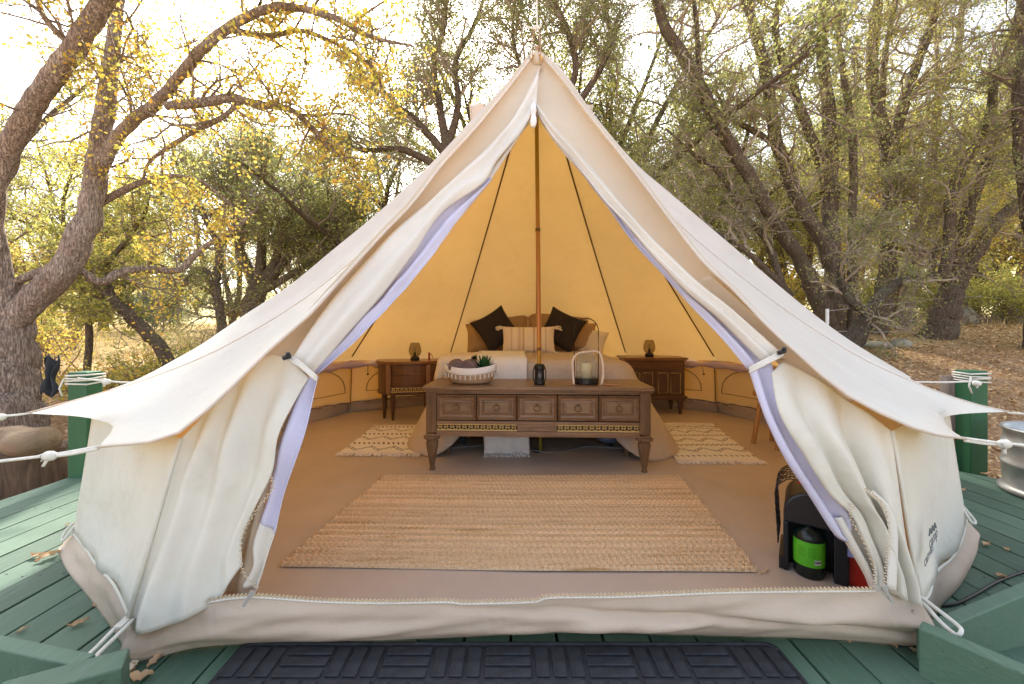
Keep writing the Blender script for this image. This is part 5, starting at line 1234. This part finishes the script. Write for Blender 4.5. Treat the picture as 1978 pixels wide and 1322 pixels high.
def tree_px(name, label, D, stems, barkm, twigm, leafm, lsize, cfg, L0, group, base_px=None, lobed=False, low=None):
    bx = P(stems[0][0][0][0], stems[0][0][0][1], D if np.isscalar(D) else D[0]); z0 = gh(bx.x, bx.y)
    root = thing(name, label, 'tree', (bx.x, bx.y, z0), 0, group); off = np.array([bx.x, bx.y, z0]); T = Tree()
    for i, st in enumerate(stems):
        pts, wpx = st[0], st[1]; Dd = st[2] if len(st) > 2 and st[2] is not None else D
        c, rad = limb_px('trunk' if i == 0 else 'limb', pts, Dd, wpx, barkm, root, off, base=(i == 0))
        if i == 0:  # root flare down to the ground
            mb = MB(); a = Vector(c[0] - off); d0 = Vector(c[0] - c[1]).normalized(); b_ = a + d0 * max(.12, a.z * .6); mb.tube(resample([a - d0 * .05, a, a + d0 * .06, Vector((b_.x, b_.y, min(.03, b_.z))), Vector((b_.x, b_.y, -.25))], 9), [rad[0] * k_ for k_ in (.97, .99, 1.01, 1.04, 1.08, 1.14, 1.22, 1.32, 1.42)], 14); build('root_flare', mb, barkm, root, smooth=True)
        k = st[3] if len(st) > 3 else 1.0
        if k > 0:
            c2 = dict(cfg); c2['n'] = [max(1, int(cfg['n'][0] * k))] + cfg['n'][1:]; s0 = st[4] if len(st) > 4 else .2; c2['t0'] = s0
            T.kids(c, rad, 0, c2, L0)
    T.finish(root, twigm, leafm, lsize, lobed, off); return root

cfgA = dict(n=[20, 9, 7], ls=[1, .5, .42], rm=[.016, .007, .003], fwd=.7, up0=.1, up=.02, wig=.34, leaf=4.2, spread=.035, bare=.25)
gT = 'oaks around the clearing'
# big yellow-leaved oak at the left
D0 = 4.4
tree_px('oak_tree', 'large grey barked oak at the far left with yellow leaves, forked near the ground', D0, [
    ([(18, 905), (14, 800), (6, 690), (4, 600), (2, 545)], [176, 164, 144, 130, 92], D0, 0),
    ([(8, 600), (-6, 500), (-14, 410), (12, 300), (70, 195), (140, 95), (205, -5), (270, -110)], [72, 54, 50, 54, 52, 48, 44, 40], [D0, 4.2, 4.0, 3.8], .9, .5),
    ([(20, 630), (62, 580), (125, 520), (160, 450), (178, 380), (190, 300), (203, 200), (216, 100), (228, 0), (240, -100)], [70, 70, 62, 52, 46, 42, 36, 30, 26, 22], [D0, 4.5, 4.7, 4.9], 1.2, .4),
    ([(180, 350), (230, 262), (300, 200), (345, 150), (390, 95), (440, 55), (500, 22), (560, 14), (640, 32), (720, 72), (800, 90)], [34, 32, 29, 26, 24, 22, 20, 17, 13, 9, 4], [4.6, 4.3, 4.0, 3.9, 4.0, 4.2], 3.2, .15),
    ([(320, 205), (380, 200), (452, 190), (490, 200), (560, 212), (600, 245), (640, 290), (690, 318)], [20, 22, 20, 16, 13, 11, 9, 4], [4.1, 4.2, 4.4, 4.6], 2.0, .1),
    ([(466, 196), (430, 226), (385, 250), (345, 272), (290, 312), (275, 350)], [9, 12, 11, 10, 8, 6], [4.2, 4.4, 4.8], .7),
    ([(190, 395), (225, 375), (275, 352), (330, 340), (390, 352), (450, 400)], [20, 17, 13, 10, 7, 4], [4.7, 4.8, 5.2], .9),
    ([(30, 545), (90, 522), (150, 522), (195, 545), (235, 525), (290, 520), (345, 522), (390, 480), (450, 445), (500, 400)], [24, 22, 19, 22, 18, 15, 13, 10, 8, 4], [4.4, 4.7, 5.2, 5.6], .9),
    ([(450, 60), (520, 70), (580, 60), (650, 85), (720, 130), (745, 200)], [14, 12, 10, 8, 6, 3], [4.2, 4.3, 4.5], 1.6, .1),
    ([(150, 100), (90, 40), (60, -30), (20, -90)], [20, 16, 12, 8], [4.0, 3.8], 1.2, .1),
], M['bark_oak'], M['bark_twig'], M['lf_yellow'], .041, dict(n=[11, 7, 6], ls=[1, .5, .45], rm=[.014, .0065, .003], fwd=.6, up0=.05, up=.0, wig=.36, leaf=4.6, spread=.045, bare=.35), .95, gT, lobed=True)
# small leaning tree behind it
tree_px('oak_tree', 'slender leaning oak behind the big left trunk, low over dry ground', 7.0, [
    ([(300, 660), (262, 622), (228, 590), (200, 560), (180, 530)], [26, 24, 22, 20, 16], 6.2, .6),
    ([(225, 600), (205, 520), (240, 470), (280, 410), (290, 360)], [14, 12, 10, 8, 4], 6.3, 1.0),
    ([(168, 720), (172, 640), (160, 560), (130, 480), (120, 400)], [14, 13, 11, 8, 4], 6.4, 1.0),
], M['bark_dark'], M['bark_twig'], M['lf_green'], .055, cfgA, 1.0, gT)
cfgB = dict(n=[22, 9, 6], ls=[1, .55, .45], rm=[.026, .011, .0045], fwd=.8, up0=.15, up=.03, wig=.3, leaf=6.5, spread=.085, bare=.12)
tree_px('oak_tree', 'many stemmed oak fanning out in the middle distance left of the tent', 12.5, [
    ([(488, 615), (490, 590), (496, 565), (500, 540)], [44, 36, 34, 30], None, 0),
    ([(498, 560), (475, 510), (462, 470), (470, 400), (440, 330)], [24, 20, 16, 12, 6], None, 1.0),
    ([(500, 550), (505, 480), (508, 420), (520, 350), (500, 280)], [22, 18, 14, 10, 5], None, 1.1),
    ([(502, 555), (530, 510), (548, 450), (565, 390), (600, 320)], [24, 18, 14, 10, 5], None, 1.1),
    ([(505, 560), (555, 500), (600, 450), (660, 420), (700, 360)], [20, 15, 12, 8, 4], None, 1.2),
    ([(504, 565), (580, 520), (640, 480), (720, 470)], [16, 12, 8, 4], None, 1.0),
], M['bark_dark'], M['bark_twig'], M['lf_olive'], .065, cfgB, 2.0, gT)
tree_px('oak_tree', 'thin dark oak with twisted crown standing left of the many stemmed one', 10.0, [
    ([(432, 660), (426, 610), (418, 560), (416, 530)], [20, 17, 16, 15], None, .3),
    ([(418, 540), (422, 480), (405, 440), (380, 390), (352, 350), (330, 280)], [15, 13, 11, 9, 6, 4], None, 1.3),
    ([(417, 535), (380, 520), (350, 560), (335, 600)], [11, 9, 6, 3], None, .9),
    ([(420, 480), (455, 440), (450, 380), (470, 310)], [11, 9, 6, 3], None, 1.2),
], M['bark_dark'], M['bark_twig'], M['lf_olive'], .052, cfgB, 1.5, gT)
tree_px('oak_tree', 'twiggy oak rising behind the left slope of the tent roof', 10.5, [
    ([(850, 640), (856, 480), (862, 330), (866, 260)], [34, 30, 26, 20], None, 0),
    ([(864, 300), (850, 210), (838, 120), (860, 40), (850, -60)], [18, 14, 11, 8, 5], None, 1.4),
    ([(866, 280), (885, 200), (880, 120), (920, 40), (950, -60)], [16, 12, 10, 7, 4], None, 1.4),
    ([(862, 300), (800, 230), (760, 200), (720, 140), (700, 60)], [16, 13, 10, 7, 4], None, 1.4),
    ([(860, 330), (780, 290), (700, 290), (640, 260)], [15, 12, 9, 5], None, 1.4),
], M['bark_dark'], M['bark_twig2'], M['lf_olive'], .055, cfgB, 1.7, gT)
tree_px('oak_tree', 'oak with a thin wavy stem directly right of the tent peak', 9.5, [
    ([(1130, 620), (1120, 400), (1100, 260), (1092, 170)], [26, 22, 18, 14], None, 0),
    ([(1094, 185), (1112, 130), (1096, 60), (1070, 0), (1040, -80)], [13, 12, 10, 8, 5], None, 1.5),
    ([(1100, 220), (1150, 150), (1180, 80), (1170, 0), (1200, -80)], [14, 12, 9, 7, 4], None, 1.7),
    ([(1100, 240), (1050, 200), (1010, 140), (990, 60), (1000, -20)], [10, 8, 7, 5, 3], None, 1.5),
], M['bark_dark'], M['bark_twig2'], M['lf_olive'], .052, cfgB, 1.4, gT)
# right-hand cluster, stem positions read from the photograph
WS = .72
def c3(l): return [(1180 + x / 1.889, y / 1.889) for x, y in l]
cfgC = dict(n=[17, 8, 6], ls=[1, .52, .45], rm=[.027, .009, .0034], fwd=.65, up0=.1, up=.015, wig=.34, leaf=4.8, spread=.065, bare=.22)
gR = 'live oaks in the thicket right of the tent'
tree_px('live_oak', 'leaning live oak at the left of the thicket, long stem bending over the roof', 8.4, [
    (c3([(790, 1180), (730, 1040), (690, 950), (640, 870), (560, 740), (480, 600), (400, 470), (340, 350), (280, 230), (200, 100), (150, -60)]), [37.4, 31.7, 27.4, 25.9, 24.5, 24.5, 25.9, 24.5, 23, 20.2, 14.4], [8.4, 8.0, 7.6], 2.4, .3),
    (c3([(330, 320), (318, 200), (310, 60), (290, -60)]), [11.5, 10.1, 8.6, 7.2], 7.8, .6),
    (c3([(640, 1110), (600, 960), (560, 870), (480, 770), (400, 640), (300, 560), (200, 470)]), [14.4, 13, 11.5, 10.1, 8.6, 6.5, 3.6], 8.2, 1.4),
    (c3([(660, 1080), (540, 960), (440, 880), (330, 820), (220, 740), (120, 620)]), [13, 11.5, 10.1, 8.6, 6.5, 3.6], 8.0, 1.4),
], M['bark_dark'], M['bark_twig2'], M['lf_olive'], .044, cfgC, 1.25, gR)
tree_px('live_oak', 'tall straight stemmed live oak with a lichened trunk in the thicket', 9.0, [
    (c3([(830, 1180), (812, 1000), (760, 860), (700, 760), (650, 640), (605, 520), (582, 380), (560, 240), (520, 90), (470, -60)]), [44.6, 36, 28.8, 25.9, 24.5, 23, 21.6, 20.2, 17.3, 13], None, 2.0, .3),
    (c3([(805, 980), (798, 800), (800, 560), (790, 350), (770, 150), (790, -60)]), [31.7, 28.8, 25.9, 23, 18.7, 14.4], None, 1.8, .2),
    (c3([(790, 700), (750, 560), (700, 420), (660, 300), (620, 200), (600, 90), (625, -60)]), [18.7, 18.7, 17.3, 15.8, 14.4, 13, 10.1], None, 1.6, .2),
    (c3([(590, 520), (520, 480), (440, 430), (380, 330)]), [13, 10.8, 8.6, 4.3], None, 1.2),
], M['bark_dark'], M['bark_twig2'], M['lf_green'], .046, cfgC, 1.3, gR)
tree_px('live_oak', 'live oak with a thin central stem and bare grey side twigs', 8.8, [
    (c3([(880, 1200), (882, 1000), (880, 800), (886, 640), (880, 480), (850, 280), (830, 120), (850, -60)]), [21.6, 18.7, 15.8, 14.4, 14.4, 11.5, 8.6, 5.8], None, 1.7, .2),
    (c3([(870, 960), (920, 880), (990, 760), (1060, 680), (1120, 560)]), [14.4, 13, 10.1, 7.2, 3.6], None, 1.2),
], M['bark_dark'], M['bark_twig2'], M['lf_olive'], .05, cfgC, 1.1, gR)
tree_px('live_oak', 'thick trunked live oak in the centre of the thicket, splitting high into two', 9.2, [
    (c3([(970, 1210), (1000, 1040), (1010, 900), (1020, 760), (1018, 600), (985, 440), (952, 280), (960, 120), (985, -60)]), [41.8, 33.1, 30.2, 27.4, 27.4, 24.5, 21.6, 20.2, 14.4], None, 1.9, .3),
    (c3([(1020, 620), (1060, 400), (1130, 200), (1180, 60), (1195, -60)]), [21.6, 20.2, 18.7, 15.8, 11.5], None, 1.8, .1),
    (c3([(985, 400), (1000, 200), (1030, 60), (1060, -60)]), [13, 11.5, 8.6, 6.5], None, 1.2),
], M['bark_dark'], M['bark_twig2'], M['lf_green'], .046, cfgC, 1.3, gR)
tree_px('live_oak', 'live oak with smoother grey upper stem right of the thicket centre', 9.6, [
    (c3([(1065, 1190), (1080, 1060), (1110, 850), (1155, 700), (1182, 500), (1200, 330), (1262, 200), (1280, 40), (1290, -60)]), [28.8, 24.5, 21.6, 20.2, 17.3, 15.8, 14.4, 11.5, 8.6], None, 1.8, .3),
    (c3([(1190, 420), (1190, 240), (1180, 90), (1150, -60)]), [10.1, 8.6, 7.2, 5], None, 1.2),
], M['bark_oak'], M['bark_twig2'], M['lf_olive'], .046, cfgC, 1.3, gR)
tree_px('live_oak', 'stout live oak at the right with a wide flared base, forking into thick limbs', 8.7, [
    (c3([(1190, 1235), (1215, 1150), (1240, 1070), (1270, 1000)]), [60.5, 47.5, 41.8, 40.3], None, 0),
    (c3([(1260, 1030), (1320, 930), (1390, 830), (1450, 770), (1540, 700), (1640, 600)]), [34.6, 30.2, 25.9, 24.5, 21.6, 17.3], None, 1.5),
    (c3([(1250, 1010), (1280, 850), (1330, 690), (1390, 560), (1440, 440), (1500, 300), (1560, 150)]), [28.8, 25.9, 23, 21.6, 20.2, 17.3, 13], None, 1.8),
    (c3([(1215, 1010), (1235, 880), (1240, 720), (1300, 580), (1380, 440), (1400, 300), (1460, 140), (1510, -40)]), [21.6, 20.2, 18.7, 18.7, 17.3, 15.8, 14.4, 10.1], 8.3, 1.8),
    (c3([(1215, 1030), (1170, 990), (1190, 900), (1240, 830)]), [14.4, 13, 10.1, 5.8], None, .8),
], M['bark_dark'], M['bark_twig2'], M['lf_green'], .048, cfgC, 1.3, gR)
tree_px('live_oak', 'low leaning dark mossy trunk in front of the thicket beside the wire fence post', 7.4, [
    (c3([(870, 1260), (920, 1180), (960, 1110), (1010, 1060), (1080, 1020), (1180, 1005)]), [43.2, 33.1, 25.9, 21.6, 15.8, 7.2], None, .8),
    (c3([(930, 1150), (860, 1080), (840, 980), (900, 880), (960, 830)]), [18.7, 15.8, 13, 10.1, 4.3], None, 1.0),
], bark('mossy_bark', (70, 62, 54), (120, 110, 96), (136, 138, 118), 12, .9), M['bark_twig2'], M['lf_olive'], .045, cfgC, .8, gR)
tree_px('live_oak', 'dark trunk at the far right behind the thicket', 11.5, [
    (c3([(1075, 1195), (1060, 1100), (1075, 1020)]), [36, 31.7, 28.8], None, 0),
    (c3([(1070, 1040), (1130, 900), (1200, 760), (1260, 600), (1300, 420)]), [25.9, 21.6, 17.3, 13, 7.2], None, 1.4),
], M['bark_dark'], M['bark_twig'], M['lf_green'], .07, cfgC, 1.6, gR)
tree_px('live_oak', 'dark upright oak cut by the right edge of the picture', 7.6, [
    ([(2010, 655), (2005, 500), (1985, 350), (1975, 200), (1985, 60), (1970, -80)], [50, 40, 36, 32, 28, 22], None, 1.8, .3),
], M['bark_dark'], M['bark_twig'], M['lf_olive'], .05, cfgC, 1.2, gR)

# distant wood: four grown trees, copied and turned, each its own thing
def grow(name, label, hgt, stems, leafm, lsize, cfg, seed, barkm):
    global rs
    rs = np.random.RandomState(seed); root = thing(name, label, 'tree', (0, 0, -50), 0, 'trees of the wood beyond the clearing'); T = Tree(); mb = MB()
    mb.tube([(0, 0, -.3), (0, 0, .3), (.05, 0, .8)], [.3, .2, .18], 9); build('trunk', mb, barkm, root, smooth=True)
    for i in range(stems):
        a = 2 * math.pi * i / stems + rs.uniform(-.4, .4); tilt = rs.uniform(.25, .75)
        q_ = walk(np.array([.03, 0, .6]), np.array([math.cos(a) * tilt, math.sin(a) * tilt, 1.0]), hgt * rs.uniform(.75, 1.05), 8, .16, .02)
        rr = np.linspace(.15, .03, 8); mb = MB(); mb.tube(q_, rr, 7); build('limb', mb, barkm, root, smooth=True); T.kids(q_, rr, 0, cfg, hgt * .21)
    T.finish(root, M['bark_twig'], leafm, lsize); return root
cfgF = dict(n=[22, 9, 5], ls=[1, .55, .5], rm=[.03, .013, .006], fwd=.7, up0=.1, up=.02, wig=.28, leaf=6.2, spread=.15, bare=.1)
protos = [grow('far_oak', 'distant olive green oak of the wood', 11.5, 6, M['lf_olive'], .085, cfgF, 21, M['bark_dark']),
          grow('far_oak', 'distant yellow green oak of the wood', 10, 6, M['lf_green'], .085, cfgF, 22, M['bark_dark']),
          grow('far_oak', 'distant golden oak of the wood', 8, 5, M['lf_yellow'], .085, dict(cfgF, leaf=4.0), 23, M['bark_oak'])]
for p in protos:
    for q_ in col.objects:
        pass
rs = np.random.RandomState(5); used = set()
def sgn(i): return ['olive green', 'yellow green', 'golden'][i]
far = []
FAR = [(60, 17, 2, .8), (200, 20, 1, .7), (330, 26, 1, .6), (450, 22, 0, .6), (620, 18, 0, .85), (745, 16, 0, .95), (680, 14, 1, .6), (560, 30, 0, .7), (690, 26, 1, 1.0), (860, 20, 0, 1.1), (980, 17, 1, 1.1), (1080, 15, 0, 1.05), (1190, 14, 1, 1.0), (1290, 14, 0, .8),
                      (1360, 18, 1, 1.0), (1440, 15.5, 1, .8), (1540, 15, 1, .8), (1640, 20, 1, 1.0), (1700, 17, 2, .8), (1790, 18, 2, 1.1), (1880, 16, 1, 1.1), (1960, 15, 2, 1.0), (2080, 14, 0, 1.2), (140, 12, 2, .5), (-80, 13, 1, 1.0), (1860, 24, 1, 1.0), (1500, 26, 1, 1.1), (1250, 24, 1, 1.1), (270, 34, 0, .7), (100, 30, 1, .9), (380, 40, 0, .7), (500, 44, 1, .7)]
ORD = 'first second third fourth fifth sixth seventh eighth ninth tenth eleventh twelfth thirteenth fourteenth fifteenth sixteenth seventeenth eighteenth nineteenth twentieth twenty-first twenty-second twenty-third twenty-fourth twenty-fifth twenty-sixth twenty-seventh twenty-eighth twenty-ninth thirtieth thirty-first thirty-second'.split()
for (px, D, k, sc) in FAR:
    x_ = (px - XC) * D / F; loc = (x_, D, gh(x_, D) - .1); far.append((px, D, k))
    lab = 'distant %s oak, %s of the far wood trees counted from the left' % (sgn(k), ORD[sorted(q_[0] for q_ in FAR).index(px)])
    if k in used: o = dup(protos[k], loc, (0, 0, rs.uniform(0, 6.28)), lab, (sc, sc, sc * rs.uniform(.9, 1.1)))
    else: o = protos[k]; o.location = loc; o.rotation_euler = (0, 0, rs.uniform(0, 6)); o['label'] = lab; used.add(k)
# shrubs
def shrub(label, px, D, w_, h_, leafm, lsize, nst, seed, leaf=4, grp='shrubs under the trees'):
    global rs
    rs = np.random.RandomState(seed); x_ = (px - XC) * D / F; z_ = gh(x_, D) - .03
    root = thing('shrub', label, 'shrub', (x_, D, z_), 0, grp); T = Tree(); ks = []
    for i in range(nst):
        a = rs.uniform(0, 6.28); q_ = walk(np.array([rs.normal() * w_ * .15, rs.normal() * w_ * .12, 0]), np.array([math.cos(a) * w_ / h_ * .6, math.sin(a) * w_ / h_ * .5, 1.0]), h_ * rs.uniform(.6, 1.05), 6, .14, 0)
        rr = np.linspace(.016, .004, 6); T.tw.setdefault((6, 5), []).append((q_, rr)); T.kids(q_, rr, 0, dict(n=[9, 6], ls=[1, .55], rm=[.006, .003], fwd=.6, up0=.2, up=.02, wig=.25, leaf=leaf, spread=.05, bare=.1), h_ * .35)
    T.finish(root, M['bark_twig'], leafm, lsize); return root
M['lf_blue'] = leafmat('blue_grey_leaf', [(110, 128, 112), (136, 150, 130), (96, 112, 100)], .3)
shrub('yellow green shrub behind the left green post and trunk', 190, 5.6, 1.3, .95, M['lf_yellow'], .05, 14, 31, 3.5)
shrub('low yellow green shrub against the left roof slope', 330, 6.6, 1.5, .95, M['lf_green'], .05, 16, 32)
shrub('round blue grey bush far off in the left meadow', 300, 20, 2.6, 2.2, M['lf_blue'], .12, 20, 33, 6)
shrub('dark low tangle of brush beside the thin left oak', 395, 9.0, 1.4, 1.2, M['lf_olive'], .04, 12, 34, 1)
shrub('pale yellow green bush at the right behind the stout oak', 1900, 11.5, 3.0, 1.9, M['lf_green'], .07, 26, 35, 6)
shrub('yellow green bush left of the thicket beyond the roof slope', 1490, 12.0, 3.0, 2.0, M['lf_yellow'], .07, 22, 36, 5)
shrub('yellow green bush showing between the thicket trunks', 1700, 13.0, 3.0, 2.2, M['lf_green'], .08, 24, 37, 6)
shrub('bare twiggy brush pile at the right behind the stout oak', 1830, 10.5, 1.6, .7, M['lf_olive'], .04, 18, 38, 0)
shrub('pale yellow green bush at the right edge', 2010, 10.5, 2.2, 1.6, M['lf_green'], .06, 18, 39, 5)
shrub('yellow bush in the sun left of the many stemmed oak', 60, 8.0, 2.0, 1.6, M['lf_yellow'], .06, 18, 40, 5)

# ------------------------------------------------------------------ leaf litter, dry grass, rocks, wire fence
rs = np.random.RandomState(3)
def litter(n, x0, x1, y0, y1, name):
    xs = rs.uniform(x0, x1, n); ys = y0 + (y1 - y0) * rs.uniform(0, 1, n) ** 1.3
    pos = np.array([(x_, y_, gh(x_, y_) + .008) for x_, y_ in zip(xs, ys)])
    ax = unit(np.stack([rs.normal(size=n), rs.normal(size=n), rs.normal(size=n) * .3], 1)); nn = unit(rs.normal(size=(n, 3)) * .38 + np.array([0, 0, 1.0])); sd_ = unit(np.cross(ax, nn)); s = (rs.uniform(.024, .055, n) * (1 + ys * .04))[:, None]
    v = np.stack([pos + s * (ax * a + sd_ * b + nn * c) for a, b, c in [(0, 0, 0), (.5, .3, .22), (1, 0, .08), (.5, -.3, .2)]], 1)
    return mesh_np(name, v.reshape(-1, 3), np.arange(n * 4).reshape(n, 4), leafmat('litter_' + name, [(140, 108, 72), (196, 162, 116), (222, 192, 144), (236, 212, 168), (166, 132, 90), (220, 178, 118)], .2), None, 'stuff')
litter(60000, 2.2, 13, 2.6, 15, 'leaf_litter'); litter(16000, -11, -2.9, 2.3, 14, 'leaf_litter')
n = 16000; xs = rs.uniform(-24, 22, n); ys = rs.uniform(9.5, 24, n); keep = ~((xs > 0) & (ys < 8.5)); xs, ys = xs[keep], ys[keep]; n = len(xs)
pos = np.array([(x_, y_, gh(x_, y_)) for x_, y_ in zip(xs, ys)]); h_ = rs.uniform(.10, .34, n)[:, None]; dx = rs.normal(size=(n, 3)) * .08; dx[:, 2] = 0; sd_ = unit(np.stack([rs.normal(size=n), rs.normal(size=n), np.zeros(n)], 1)) * .012
v = np.stack([pos - sd_, pos + sd_, pos + dx + np.array([0, 0, 1.0]) * h_], 1)
mesh_np('dry_grass', v.reshape(-1, 3), np.arange(n * 3).reshape(n, 3), leafmat('straw', [(196, 170, 116), (222, 200, 148), (176, 148, 96)], .4), None, 'stuff')
rockm = simple('rock', (140, 138, 122), .95, .35, 4, .8, 14)
def rock(label, px, D, s, seed):
    x_ = (px - XC) * D / F; mb = MB(); mb.sphere((0, 0, 0), 1, 18, 12)
    mb.v = [(a * s[0] * (1 + .28 * nz(a * 1.6, b * 1.6, c * 1.6 + seed)), b * s[1] * (1 + .28 * nz(b * 1.5, c, seed)), c * s[2] * (1 + .35 * nz(c * 1.5 + seed, a * 1.4, 2))) for a, b, c in mb.v]
    o = build('rock', mb, rockm, smooth=True); o.location = (x_, D, gh(x_, D) + s[2] * .3); tag(o, label, 'rock', 'rocks lying under the right trees')
rock('mossy flat rock at the foot of the stout oak', 1738, 8.0, (.22, .16, .11), 1)
rock('long low dark rock left of the mossy one', 1692, 7.9, (.30, .16, .08), 2)
rock('grey boulder in the brush behind the stout oak', 1850, 11.2, (.5, .3, .4), 3)
rock('dark boulder at the far right behind the grass', 1965, 11.5, (.6, .35, .45), 4)
x_ = (1598 - XC) * 7.0 / F; z_ = gh(x_, 7.0)
fn_ = thing('wire_fence', 'thin wire fence with a white topped metal post in front of the thicket', 'fence', (x_, 7.0, z_)); top_ = P(1598, 597, 7.0)
mb = MB(); mb.box((0, 0, (top_.z - z_) * .4), (.028, .03, (top_.z - z_) * .8)); build('post', mb, M['steel'], fn_)
mb = MB(); mb.box((0, 0, top_.z - z_ - .13), (.036, .034, .26)); build('white_cap', mb, simple('white_paint', (226, 226, 226), .6), fn_)
for pts in ([(1598, 601, 7.0), (1700, 590, 8.2), (1800, 579, 9.6), (1905, 572, 11)], [(1598, 640, 7.0), (1700, 642, 8.2), (1800, 638, 9.6), (1910, 634, 11)]):
    mb = MB(); mb.tube([P(*p) - fn_.location for p in pts], .006, 4); build('wire', mb, M['steel'], fn_)
# dark cloth caught on the big oak
mb = MB(); mb.grid(lambda u, v: ((u - .5) * (.12 + .05 * math.sin(v * 9)), .03 * math.sin(u * 9 + v * 4), -v * .36 + .03 * math.sin(u * 14)), 12, 16)
o = build('dark_rag', mb, simple('dark_rag', (46, 52, 58), .9), smooth=True, solid=.01); o.location = P(98, 692, 4.1); tag(o, 'dark rag hanging at the right side of the big oak trunk', 'rag')
